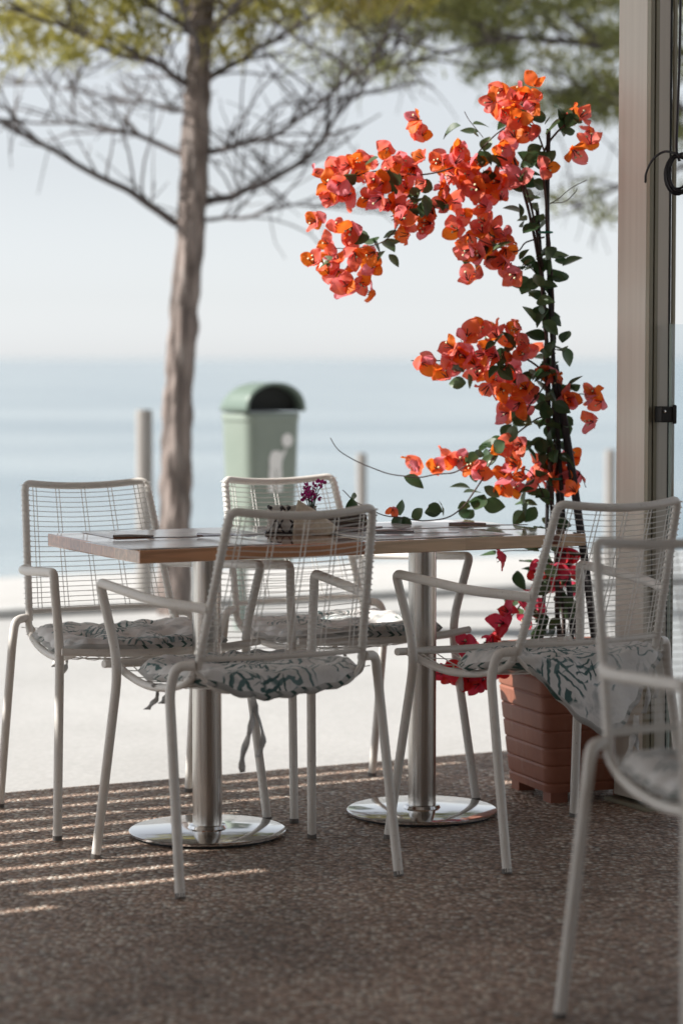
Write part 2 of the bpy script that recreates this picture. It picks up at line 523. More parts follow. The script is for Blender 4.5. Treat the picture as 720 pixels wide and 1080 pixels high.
# ------------------------------------------------------------------ the setting
V_EDGE, V_KERB = 6.45, 10.85
def sheet(name, m, u0, u1, v0, v1, z0, z1=None, nu=1, nv=1):
    z1 = z0 if z1 is None else z1
    b = MB().grid(lambda a, c: UV(u0 + (u1 - u0) * a, v0 + (v1 - v0) * c, z0 + (z1 - z0) * c), nu, nv)
    return struct(b.build(name, m, smooth=False))
def wob(u):
    return noise.noise(Vector((u * 2.3, 0, 0))) * .02 + noise.noise(Vector((u * 19, 5, 0))) * .009
b = MB().grid(lambda a, c: UV(-14 + 28 * a, (-9 if c < .5 else V_EDGE + wob(-14 + 28 * a)), 0), 700, 1)
struct(b.build('terrace_floor', m_terrace, smooth=False))
sheet('promenade', m_pave, -60, 60, -12, V_KERB, -.006)
b = MB()
b.box((0, 0, -.012), (120, .16, .10))
o = b.build('kerb', m_kerb, bevel=.012); o.location = UV(0, V_KERB + .08); o.rotation_euler.z = TH
struct(o)
sheet('beach', m_sand, -60, 60, V_KERB + .14, V_KERB + 14, -.01, -.95, 1, 1)
sheet('sea', m_sea, -6000, 6000, V_KERB + 5.5, 9000, -.5)
sheet('seabed', m_sand, -6000, 6000, V_KERB + 13.9, 9000, -.96)

# pergola roof: closed boards further in, open laths towards the sea
ROOF_Z = 3.0
SHIFT_V = (ROOF_Z / math.tan(SUN_EL)) * U.y * 1.0      # how far the shade slides towards the camera
roof = thing('pergola_roof', 'boarded pergola roof over the terrace, its outer strip of open laths', 'roof', (0, 0, 0))
def runs(v, u0, u1, step=.05):
    out, cur = [], None
    n = int((u1 - u0) / step)
    for i in range(n + 1):
        u = u0 + i * step
        p = UV(u, v)
        hole = (-3.1 < p.x < -.45) and (6.72 < p.y < 7.06)  # opening cut into the unseen roof so sun reaches the flowers
        if not hole:
            if cur is None: cur = [u, u]
            cur[1] = u
        elif cur:
            out.append(cur); cur = None
    if cur: out.append(cur)
    return [r for r in out if r[1] - r[0] > .04]
M27 = Matrix.Rotation(TH, 3, 'Z')
b = MB()
b.box(UV(1, -2.25, ROOF_Z + .02), (16, 9.5, .04), M27)  # unseen deck, extended and made brown to darken the foreground floor
b.build('deck', m_deck, roof, smooth=False)
b = MB(); b.box(UV(-1.5, 4.2, ROOF_Z + .02), (11, 3.4, .04), M27)  # unseen white panel added to bounce light onto the terrace
b.build('bounce_panel', m_roof, roof, smooth=False)
b = MB()
PER, GAP = .142, .035
v_end = V_EDGE + SHIFT_V
k = 0
v = v_end
open_floor = {  # gap index -> list of open stretches on the floor (u)
}
stretch = [(-1.0, 3.6), (-1.0, 3.45), (-1.0, 2.9), (-1.0, 2.75), (-1.0, 2.6), (1.0, 2.5), (1.35, 2.45), (1.62, 2.3), (1.88, 2.42), (.6, 1.85)]
SHIFT_U = (ROOF_Z / math.tan(SUN_EL)) * U.x
while v > 5.85:
    for r in runs(v - (PER - GAP) / 2, -7, 4):
        b.box(UV((r[0] + r[1]) / 2, v - (PER - GAP) / 2, ROOF_Z), (r[1] - r[0], PER - GAP, .012), M27)
    # unseen cover strips added over parts of each gap to end the sun stripes
    if k < len(stretch):
        a0, a1 = stretch[k][0] - SHIFT_U, stretch[k][1] - SHIFT_U
        spans = [(-7, a0), (a1, 4)]
    else:
        spans = [(-7, 4)]
    for s0, s1 in spans:
        for r in runs(v - PER + GAP / 2, s0, s1):
            b.box(UV((r[0] + r[1]) / 2, v - PER + GAP / 2, ROOF_Z + .022), (r[1] - r[0], GAP + .04, .012), M27)
    v -= PER
    k += 1
b.build('lath', m_roof, roof, smooth=False)
# unseen building wall, added dark behind the camera to dim the foreground
m_shade_wall = mat('brown_shade_wall', (.16, .125, .10), .9)
for c_, sz, lab in ((UV(1, -7.1, 1.5), (16, .2, 2.98), 'plain brown wall, unseen, added behind the camera to darken the terrace'),):
    b = MB(); b.box((0, 0, 0), sz); o = b.build('shade_wall', m_shade_wall, loc=c_, rz=TH, smooth=False)
    tag(o, lab, 'wall')

# ------------------------------------------------------------------ pine trees
def needle_clump(b, c, r, n, ln=.13, w=.0075, up=.35):
    for _ in range(n):
        d = Vector((random.gauss(0, 1), random.gauss(0, 1), random.gauss(up, 1))).normalized()
        p = c + Vector((random.gauss(0, r), random.gauss(0, r), random.gauss(0, r * .55)))
        sd = d.orthogonal().normalized() * w
        sd.rotate(Quaternion(d, random.uniform(0, 6.28)))
        L = ln * random.uniform(.6, 1.2)
        b.face([p - sd, p + sd, p + d * L])

def branch_path(rnd, p0, d, L, droop, n=6):
    pts = [p0.copy()]
    d = d.normalized()
    for i in range(n):
        d = (d + Vector((rnd.gauss(0, .16), rnd.gauss(0, .16), rnd.gauss(0, .13) + droop))).normalized()
        pts.append(pts[-1] + d * (L / n))
    return pts

def pine(label, trunk_pts, trunk_r, limbs, extra, needles, seed, clump_n=46, crown_min_z=0, twig_density=1.0):
    rnd = random.Random(seed)
    random.seed(seed)
    root = thing('pine_tree', label, 'tree', trunk_pts[0])
    o0 = Vector(trunk_pts[0])
    tb = MB()
    P = cr(trunk_pts, 22)
    rr = []
    for i, p in enumerate(P):
        f = i / (len(P) - 1) * (len(trunk_r) - 1)
        k = min(int(f), len(trunk_r) - 2)
        rr.append((trunk_r[k] + (trunk_r[k + 1] - trunk_r[k]) * (f - k)) * (1 + .05 * noise.noise(p * 6)))
    tb.tube(P, rr, 18)
    for i in range(len(tb.v)):
        tb.v[i] = tb.v[i] + Vector((noise.noise(tb.v[i] * 14), noise.noise(tb.v[i] * 14 + Vector((9, 0, 0))), 0)) * .011
    tb.xform(Matrix.Translation(-o0))
    tb.build('trunk', m_bark, root)
    cb = MB()
    for pts, r0 in limbs:
        lb = MB()
        Q = cr(pts, 6)
        Q = [q + Vector((noise.noise(q * 5), noise.noise(q * 5 + Vector((3, 0, 0))), noise.noise(q * 5 + Vector((0, 7, 0))))) * .03 * min(1, i / 4) for i, q in enumerate(Q)]
        n = len(Q)
        lb.tube(Q, [r0 * .8 * (1 - .78 * i / (n - 1)) for i in range(n)], 7)
        # side twigs
        for i in range(3, n):
            for _ in range(2 if rnd.random() < .55 * twig_density else 1):
                if rnd.random() > .62 * twig_density: continue
                dv = (Q[i] - Q[i - 1]).normalized()
                sd = (dv * rnd.uniform(.3, 1.0) + Vector((rnd.gauss(0, .6), rnd.gauss(0, .7), max(-.08, rnd.gauss(.28, .42)))))
                tp = branch_path(rnd, Q[i], sd, rnd.uniform(.18, .62), .03, 5)
                lb.tube(tp, [r0 * .22 * (1 - .75 * j / 5) + .0022 for j in range(6)], 4)
                for j in (2, 3, 4):
                    if rnd.random() < .6:
                        t2 = branch_path(rnd, tp[j], (tp[j] - tp[j - 1]).normalized() * .5 + Vector((rnd.gauss(0, .6), rnd.gauss(0, .6), rnd.gauss(0, .6))), rnd.uniform(.1, .3), .02, 3)
                        lb.tube(t2, [.0035, .003, .0025, .002], 3)
                        if t2[-1].z > crown_min_z and rnd.random() < .8: needle_clump(cb, t2[-1], .05, clump_n // 2)
                if tp[-1].z > crown_min_z: needle_clump(cb, tp[-1], .07, clump_n)
        if Q[-1].z > crown_min_z: needle_clump(cb, Q[-1], .09, clump_n)
        lb.xform(Matrix.Translation(-o0))
        lb.build('limb', m_twig, root)
    for c, r, n in extra:
        needle_clump(cb, Vector(c), r, n)
    cb.xform(Matrix.Translation(-o0))
    cb.build('crown', needles, root, smooth=False)
    return root

TY = 11.6
def tp(px, py, dy=0): return T(px, py, TY + dy)
base = tp(184, 640); base.z = -.006
trunk = [base, tp(185, 540), tp(189, 400), tp(200, 260), tp(206, 150), tp(209, 80), tp(216, -20), tp(222, -160), tp(226, -330), tp(230, -480)]
limbs = [
    ([tp(186, 236), tp(150, 212, -.1), tp(90, 178, -.2), tp(30, 142, -.35), tp(-40, 112, -.5), tp(-110, 100, -.6)], .026),
    ([tp(190, 162), tp(150, 145, .1), tp(95, 134, .2), tp(40, 128, .3), tp(-50, 120, .4)], .019),
    ([tp(219, 212), tp(252, 203, .1), tp(290, 188, .1), tp(330, 160, .15), tp(352, 125, .2), tp(390, 85, .2), tp(440, 60, .3)], .026),
    ([tp(219, 161), tp(255, 152, -.15), tp(295, 138, -.25), tp(345, 102, -.4), tp(395, 62, -.5), tp(450, 30, -.5)], .020),
    ([tp(218, 232), tp(250, 228, -.1), tp(300, 218, -.2), tp(345, 216, -.3)], .013),
    ([tp(205, 92), tp(182, 80, -.1), tp(152, 62, -.25), tp(110, 50, -.35), tp(50, 20, -.5), tp(-20, 10, -.6)], .024),
    ([tp(212, 92), tp(235, 70, .15), tp(280, 45, .2), tp(330, 18, .3), tp(375, -12, .3), tp(450, -50, .3)], .024),
    ([tp(206, 120), tp(180, 116, .3), tp(130, 104, .6), tp(70, 92, .8), tp(10, 88, 1.0)], .015),
    ([tp(213, 40), tp(180, 20, -.2), tp(120, -20, -.5), tp(40, -60, -.8)], .024),
    ([tp(215, 45), tp(240, 15, -.3), tp(270, -20, -.8), tp(320, -70, -1.2)], .022),
    ([tp(212, 60), tp(200, 30, -.4), tp(190, 0, -.9), tp(180, -30, -1.3)], .020),
]
rnd = random.Random(3)
for i in range(16):
    y0 = -40 - i * 27
    h = tp(218, y0); ang = i * 2.4 + rnd.random()
    L = 1.6 - i * .07
    p1 = h + Vector((math.cos(ang), math.sin(ang), .25)) * L * .45
    p2 = h + Vector((math.cos(ang + .15), math.sin(ang + .15), .34)) * L
    limbs.append(([h, p1, p2], .022 - i * .0006))
extra = []
rx = random.Random(11)
def tuft_zone(x0, x1, y0, y1, n, r, nn, dy=.5):
    for _ in range(n):
        extra.append((tp(rx.uniform(x0, x1), rx.uniform(y0, y1), rx.gauss(0, dy)), r, nn))
for cx, cy in ((8, 22), (45, 8), (62, 46), (92, 20), (118, 38), (20, 62), (80, 58), (140, 52), (160, 40), (130, 8), (200, 8), (218, 0), (206, 22), (250, 4), (262, 30), (290, 10), (318, 26), (345, 2), (240, 52), (30, 40), (180, -10), (100, -4), (60, -12), (275, -12), (375, 14)):
    extra.append((tp(cx, cy, rx.gauss(0, .4)), .052, 62))
pine('tall pine with bare lower branches standing at the sea edge left of the litter bin', trunk, [.084, .077, .068, .067, .066, .062, .054, .042, .03, .015], limbs, extra, m_needle, 21, 40, crown_min_z=2.85, twig_density=1.0)

TY2 = 13.0
def tq(px, py, dy=0): return T(px, py, TY2 + dy)
b2 = tq(850, 620); b2.z = -.006
trunk2 = [b2, tq(845, 400), tq(835, 200), tq(825, 50), tq(812, -120), tq(800, -300), tq(790, -460)]
limbs2 = [
    ([tq(832, 120), tq(770, 70, -.2), tq(700, 50, -.3), tq(620, 45, -.4), tq(540, 40, -.5), tq(470, 55, -.5)], .035),
    ([tq(834, 190), tq(770, 170, .1), tq(700, 180, .2), tq(650, 200, .2), tq(610, 215, .3), tq(585, 210, .3)], .024),
    ([tq(828, 60), tq(760, 10, .2), tq(680, 0, .3), tq(590, 5, .3), tq(500, -5, .3), tq(430, 20, .4), tq(390, 70, .4)], .032),
    ([tq(820, 0), tq(740, -50, -.3), tq(640, -60, -.5), tq(520, -50, -.6), tq(400, -20, -.6)], .03),
    ([tq(825, 40), tq(900, 0, .3), tq(1000, -40, .4)], .03),
    ([tq(830, 150), tq(760, 130, -.3), tq(690, 110, -.5), tq(640, 105, -.6), tq(575, 90, -.6)], .024),
]
for i in range(9):
    h = tq(815 - i * 3, -60 - i * 40); ang = i * 2.4
    L = 2.0 - i * .1
    limbs2.append(([h, h + Vector((math.cos(ang), math.sin(ang), .25)) * L * .45, h + Vector((math.cos(ang + .1), math.sin(ang + .1), .34)) * L], .024))
extra = []
def tuft_zone2(x0, x1, y0, y1, n, r, nn, dy=.4):
    for _ in range(n):
        extra.append((tq(rx.uniform(x0, x1), rx.uniform(y0, y1), rx.gauss(0, dy)), r, nn))
tuft_zone2(388, 500, -20, 50, 13, .052, 46)
tuft_zone2(480, 650, -20, 75, 30, .06, 56)
tuft_zone2(545, 660, 60, 125, 13, .058, 50)
tuft_zone2(620, 730, 20, 140, 16, .06, 46)
tuft_zone2(690, 730, 140, 210, 6, .07, 36)
tuft_zone2(590, 650, 190, 235, 4, .05, 22)
tuft_zone2(385, 460, 55, 85, 5, .05, 22)
pine('dark green pine reaching in from the right beyond the metal pillar', trunk2, [.15, .14, .125, .11, .085, .05, .02], limbs2, extra, m_needle_d, 22, 34, crown_min_z=2.75, twig_density=.9)

# ------------------------------------------------------------------ litter bin
bin_p = T(275, 560, 10.8); bin_p.z = -.006
bn = thing('litter_bin', 'sage green plastic litter bin with domed hood and white litter sticker on its front', 'litter bin', bin_p, R(37))
# local -y is the front
zb, zt = .30, .945
def rrect(w, d, r, n=5):
    out = []
    for cx, cy, a0 in ((w/2 - r, d/2 - r, 0), (-w/2 + r, d/2 - r, 90), (-w/2 + r, -d/2 + r, 180), (w/2 - r, -d/2 + r, 270)):
        for k in range(n + 1):
            a = R(a0 + 90 * k / n)
            out.append((cx + r * math.cos(a), cy + r * math.sin(a)))
    return out
def loft(b, rings, cap0=True, cap1=True, mi=0):
    st = len(b.v); n = len(rings[0])
    for rg in rings: b.v += [Vector(p) for p in rg]
    for i in range(len(rings) - 1):
        for k in range(n):
            a, c = st + i * n + k, st + i * n + (k + 1) % n
            b.f.append((a, c, c + n, a + n)); b.m.append(mi)
    if cap0: b.f.append(tuple(st + k for k in reversed(range(n)))); b.m.append(mi)
    if cap1: b.f.append(tuple(st + (len(rings) - 1) * n + k for k in range(n))); b.m.append(mi)
    return b
BW, BD = .285, .235
b = MB()
loft(b, [[(x, y, z) for x, y in rrect(BW * s, BD * s, .05 * s)] for z, s in ((zb, .80), (zb + .02, .83), (zb + .3, .93), (zt, 1.0))])
b.build('body', m_bin, bn)
b = MB()
loft(b, [[(x, y, z) for x, y in rrect(BW * s, BD * s, .055 * s)] for z, s in ((zt - .012, 1.0), (zt - .01, 1.035), (zt + .022, 1.04), (zt + .026, 1.02))])
b.build('rim', m_bin, bn, bevel=.004)
# barrel hood: half round end at the front with a dark mouth
b = MB()
hw, hh = BW * .508, .115
def hood(u, w):
    a = math.pi * u
    y = -BD * .515 + BD * 1.03 * w
    sq = 1.0 if w < .6 else math.sqrt(max(0, 1 - ((w - .6) / .4) ** 2)) * .9 + .1
    return (hw * math.cos(a) * (1 if w < .6 else .75 + .25 * sq), y, zt + .03 + hh * sq * (math.sin(a) ** .8 if math.sin(a) > 0 else 0))
b.grid(hood, 24, 14)
o = b.build('hood', m_bin_hood, bn); md = o.modifiers.new('solid', 'SOLIDIFY'); md.thickness = .012
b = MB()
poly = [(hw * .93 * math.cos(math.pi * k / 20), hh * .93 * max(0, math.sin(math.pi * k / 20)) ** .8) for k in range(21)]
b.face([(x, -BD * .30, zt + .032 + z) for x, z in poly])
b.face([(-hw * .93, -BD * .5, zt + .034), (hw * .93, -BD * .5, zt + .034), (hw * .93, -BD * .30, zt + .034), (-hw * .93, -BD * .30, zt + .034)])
b.build('mouth_shade', m_black, bn)  # black sheets stand in for the shade inside the open mouth
def ysurf(z): return -BD / 2 * (.93 + .07 * (z - zb - .3) / (zt - zb - .3)) - .004
b = MB()
def blob(cx, cz, rx_, rz_, n=18):
    ang = [2 * math.pi * k / n for k in range(n)]
    b.face([(cx + rx_ * math.cos(a), ysurf(cz + rz_ * math.sin(a)), cz + rz_ * math.sin(a)) for a in ang])
blob(.058, .850, .030, .030)
b.build('sticker', m_sticker, bn, smooth=False)
b = MB()
def lf(pts): b.face([(x, ysurf(z), z) for x, z in pts])
lf([(-.035, 0.725), (.03, 0.725), (.033, 0.780), (.02, 0.805), (-.022, 0.805), (-.037, 0.775)])
lf([(-.04, 0.625), (-.008, 0.625), (0, 0.724), (-.037, 0.724)])
lf([(.006, 0.625), (.034, 0.625), (.032, 0.724), (.004, 0.724)])
lf([(.034, 0.765), (.055, 0.807), (.046, 0.815), (.028, 0.790)])
b.build('sticker', m_sticker, bn, smooth=False)
b = MB(); b.tube([(0, .16, 0), (0, .16, 1.0)], .03, 14); b.box((0, .13, .9), (.06, .03, .05)); b.box((0, .13, .55), (.06, .03, .05))
b.build('post', mat('grey_bin_post', (.25, .30, .27), .5), bn)

# wooden posts by the sea
def wpost(px, py, Y, w, label):
    p = T(px, py, Y)
    b = MB(); h = p.z + .3
    b.lathe([(w * .95, 0), (w, .1), (w, h - .02), (w * .85, h)], 14)
    o = b.build('wooden_post', m_oldwood, loc=(p.x, p.y, -.3))
    tag(o, label, 'post', 'weathered wooden posts along the shore')
wpost(152, 432, 13.2, .045, 'pale weathered wooden post just left of the pine trunk, thickest of the shore posts')
wpost(381, 478, 14.6, .030, 'thin weathered wooden post on the shore right of the litter bin')
wpost(643, 474, 15.5, .034, 'thin weathered wooden post on the shore against the metal pillar')

# ------------------------------------------------------------------ metal pillar and glass panel
pil_p = T(680, 858, 6.5); pil_p.z = 0
pl = thing('metal_pillar', 'beige aluminium pillar with grooved face carrying the pergola roof', 'pillar', pil_p, TH)
# local x along u, local y along v; the corner nearest the camera is the origin
b = MB(); b.box((.009, .085, 1.5), (.018, .135, 2.96))
b.build('side_panel', m_alu, pl, smooth=False, bevel=.002)
b = MB(); b.box((.006, .0088, 1.5), (.012, .0165, 2.96)); b.box((.0215, .004, 1.5), (.011, .008, 2.96)); b.box((.078, .004, 1.5), (.010, .008, 2.96))
b.build('flange', m_alu_d, pl, smooth=False, bevel=.001)
b = MB(); b.box((.047, .012, 1.5), (.036, .012, 2.96))
b.build('face_channel', m_alu, pl, smooth=False, bevel=.002)
b = MB(); b.box((.05, .05, 1.5), (.062, .06, 2.955)); b.box((.05, .115, 1.5), (.062, .066, 2.955))
b.build('core', m_gasket, pl, smooth=False)
b = MB(); b.box((.04, .074, .006), (.115, .20, .012))
bp = b.build('base_plate', m_alu_d, pl, smooth=False, bevel=.002)
for x, y in ((.005, -.016), (.075, -.016)):
    b = MB(); b.lathe([(.007, .012), (.007, .018), (.004, .021)], 8, (x, y, 0)); b.build('bolt', m_steel, bp)
gp = thing('glass_panel', 'clear frameless glass windbreak panel clamped to the beige pillar', 'glass panel', pil_p, TH)
zt_g = T(700, 342, 6.5).z
b = MB(); b.box((.052 + .75, -.028, (zt_g + .06) / 2), (1.5, .01, zt_g - .06)); b.build('pane', m_pane, gp, smooth=False)
b = MB(); b.box((.05, -.028, (zt_g + .06) / 2), (.003, .0104, zt_g - .06)); b.build('edge', mat('glass_edge', (.42, .50, .47), .3), gp, smooth=False)
zc = T(690, 437, 6.5).z
b = MB(); b.box((.036, -.018, zc), (.036, .034, .042)); b.box((.058, -.036, zc), (.012, .006, .05)); 
cl = b.build('clamp', m_gasket, gp, bevel=.003)
b = MB(); b.lathe([(.004, 0), (.004, .002), (.002, .003)], 10); b.xform(Matrix.Translation((.026, -.0355, zc + .008)) @ Matrix.Rotation(R(90), 4, 'X')); b.build('screw', m_steel, cl)

# cable coil
b = MB()
ctr = T(715, 183, 6.36)
rc = random.Random(4)
cpts = []
for k in range(7 * 22):
    a = 2 * math.pi * k / 22
    tt = k / 22
    wobx = .030 + .004 * math.sin(tt * 2.1); wobz = .046 + .005 * math.cos(tt * 1.7)
    cpts.append(ctr + Vector((wobx * math.cos(a) + .004 * math.sin(tt * 3), .012 * math.sin(tt * 5), wobz * math.sin(a) - .003 * math.sin(tt * 2))))
b.tube(cpts, .0032, 6)
b.tube(cr([T(716, -180, 6.36), T(717, -20, 6.36), T(716, 60, 6.36), T(714, 120, 6.36), T(713, 158, 6.36), T(716, 170, 6.36)], 8), .0035, 6)
b.tube(cr([T(713, 162, 6.36), T(700, 160, 6.38), T(688, 168, 6.40), T(681, 182, 6.45), T(680, 192, 6.49)], 8), .0032, 6)
b.tube(cr([ctr + Vector((-.006, -.012, .05)), ctr + Vector((0, -.018, .042)), ctr + Vector((.008, -.012, .05)), ctr + Vector((0, .012, .048)), ctr + Vector((-.006, -.012, .05))], 5), .004, 6)
tag(b.build('cable_coil', m_cable), 'coil of black cable hanging beside the beige pillar', 'cable')

# ------------------------------------------------------------------ tables
TM = Vector((-.063, 6.305, 0))
TZ, TT, TL, TW = .752, .032, .617, .62
def table(c, label, wood_m, knot=False):
    t_ = thing('cafe_table', label, 'table', c, TH, 'square cafe tables pushed together')
    b = MB(); b.box((0, 0, TZ - TT / 2), (TL - .002, TW, TT)); b.build('tabletop', wood_m, t_, smooth=False, bevel=.003)
    b = MB(); b.tube([(0, 0, .012), (0, 0, TZ - TT - .006)], .037, 32); b.build('post', m_steel, t_)
    b = MB(); b.box((0, 0, TZ - TT - .003), (.32, .32, .006)); b.build('top_bracket', m_iron, t_, smooth=False)
    b = MB(); b.lathe([(.192, .006), (.198, .008), (.198, .013), (.194, .0155), (.05, .019), (.046, .026), (.037, .028)], 72)
    d = b.build('base_disc', m_disc, t_)
    b = MB(); b.lathe([(.186, 0), (.186, .007)], 48); b.build('foot_ring', m_rubber, d)
    if knot:
        b = MB(); b.lathe([(.001, .0006), (.012, .0006), (.013, 0)], 14)
        b.xform(Matrix.Translation((.215, -TW / 2 - .0003, TZ - .014)) @ Matrix.Rotation(R(90), 4, 'X') @ Matrix.Diagonal((1.5, .9, 1, 1)))
        b.build('knot', m_knot, t_)
    return t_
table(TM - U * TL / 2, 'square cafe table with red brown butcher block top, left one of the joined pair', m_wood_l)
table(TM + U * TL / 2, 'square cafe table with paler pine top, right one of the joined pair', m_wood_r, True)

# ------------------------------------------------------------------ chairs
def backS(s, t):
    x = s * (.205 - .030 * t)
    k = (1 - s * s)
    return Vector((x, -.2 - .118 * t - .030 * k, .505 + .360 * t - .013 * k * t))
def side_z(y):
    pts = [(-.2, .488), (-.1, .455), (.05, .437), (.15, .445), (.24, .468)]
    if y <= pts[0][0]: return pts[0][1]
    for (a, za), (c, zc_) in zip(pts, pts[1:]):
        if y <= c: return za + (zc_ - za) * (y - a) / (c - a)
    return pts[-1][1]
def make_chair():
    ch = thing('armchair', '', 'chair')
    lr = .0115
    for s in (-1, 1):
        b = MB(); b.tube(fillet([(s * .275, .13, .66), (s * .279, .205, .655), (s * .252, .175, .47), (s * .287, .24, .0)][1:] if False else [(s * .2765, .206, .628), (s * .252, .172, .475), (s * .287, .242, .004)], .07, 6), lr, 12)
        l_ = b.build('leg', m_frame, ch)
        b = MB(); b.tube([(s * .287, .242, 0), (s * .2867, .2415, .012)], lr + .0006, 12); b.build('foot_cap', m_cap, l_)
        b = MB(); b.tube(fillet([(s * .2765, .206, .628), (s * .282, .216, .668), (s * .262, -.10, .648), (s * .196, -.245, .642)], .085, 9), lr, 12)
        b.build('armrest', m_frame, ch)
        b = MB(); b.tube(fillet([(s * .212, -.205, .512), (s * .250, -.182, .510), (s * .262, -.172, .455), (s * .273, -.258, .004)], .05, 7), lr, 12)
        l_ = b.build('leg', m_frame, ch)
        b = MB(); b.tube([(s * .273, -.258, 0), (s * .2727, -.2558, .012)], lr + .0006, 12); b.build('foot_cap', m_cap, l_)
    # back frame: hoop with a dipping top rail
    pts = []
    for t_ in (0, .25, .5, .75, .9): pts.append(backS(-1, t_))
    top = [backS(s, 1.0) for s in (-1, -.94, -.8, -.6, -.3, 0, .3, .6, .8, .94, 1)]
    full = [backS(-1, 0), backS(-1, .5)] + [backS(-1, 1.0)] + [backS(s, 1.0) for s in (-.75, -.5, -.25, 0, .25, .5, .75)] + [backS(1, 1.0), backS(1, .5), backS(1, 0)]
    b = MB(); b.tube(fillet(full, .024, 6), .0098, 12)
    b.tube(fillet([backS(s, .06) for s in (-1, -.8, -.5, 0, .5, .8, 1)], .05, 5), .0065, 8)
    b.build('back_frame', m_frame, ch)
    b = MB()
    for s in (-1, 1):
        b.tube(cr([(s * .208, -.2, .508), (s * .213, -.17, .475), (s * .22, -.08, .448), (s * .226, .05, .437), (s * .231, .16, .449), (s * .233, .235, .467)], 6), .0095, 10)
    b.tube(fillet([(-.268, .232, .470), (-.15, .262, .464), (0, .268, .460), (.15, .262, .464), (.268, .232, .470)], .1, 6), .0095, 10)
    b.tube(fillet([(-.208, -.2, .50), (-.17, -.215, .452), (0, -.225, .445), (.17, -.215, .452), (.208, -.2, .50)], .04, 6), .0055, 8)
    b.build('seat_frame', m_frame, ch)
    b = MB()
    n = 25
    for i in range(n):
        t_ = .085 + (1.0 - .10) * i / (n - 1)
        b.tube([backS(s * 1.035, t_) + Vector((0, .0035, 0)) for s in (-1, -.75, -.5, -.25, 0, .25, .5, .75, 1)], .00125, 4, False)
        for s in (-1, 1):      # wire wrapped round the post
            c0 = backS(s, t_)
            ring = [c0 + Vector((.0122 * math.cos(a), .0122 * math.sin(a), .001 * math.sin(a))) for a in [2 * math.pi * k / 8 for k in range(9)]]
            b.tube(ring, .0014, 4, False)
    for s in (-.86, -.80, -.46, -.40, -.03, .03, .40, .46, .80, .86):
        b.tube([backS(s, .06 + .94 * k / 8) for k in range(9)], .00125, 4, False)
    b.build('back_mesh', m_wire, ch)
    b = MB()
    for i in range(11):
        y = -.2 + .44 * i / 10
        z = side_z(y)
        b.tube([(s * .228, y, z - .014 * (1 - s * s)) for s in (-1, -.6, -.2, .2, .6, 1)], .0015, 4, False)
    for i in range(9):
        x = -.19 + .38 * i / 8
        b.tube([(x, -.2 + .44 * k / 8, side_z(-.2 + .44 * k / 8) - .014 * (1 - (x / .228) ** 2) - .003) for k in range(9)], .0015, 4, False)
    b.build('seat_mesh', m_wire, ch)
    return ch
def kids(o): return [c for c in bpy.data.objects if c.parent == o]
def copy_tree(o, parent=None):
    c = o.copy(); C.objects.link(c)
    if parent: c.parent = parent
    for k_ in kids(o):
        if k_ is not c: copy_tree(k_, c)
    return c
chairs = [
    ('D', (-.226, 5.775), 26.0, 'off white wire armchair with its back to the camera, nearest to the red brown tabletop'),
    ('E', (.487, 6.05), 31.0, 'off white wire armchair with its back to the camera in front of the terracotta planter'),
    ('A', (-.556, 6.43), 206.0, 'off white wire armchair facing the camera at the far left end of the tables'),
    ('B', (-.007, 6.674), 212.0, 'off white wire armchair facing the camera behind the tables, in front of the litter bin'),
    ('F', (.744, 4.285), 201.0, 'blurred wire armchair in the right foreground, cut off by the picture edge'),
]
proto = make_chair()
CH = {}
for i, (k_, (x, y), a, lab) in enumerate(chairs):
    o = proto if i == 0 else copy_tree(proto)
    o.location = (x, y, 0); o.rotation_euler.z = R(a)
    tag(o, lab, 'chair', 'wire armchairs around the cafe tables')
    CH[k_] = o

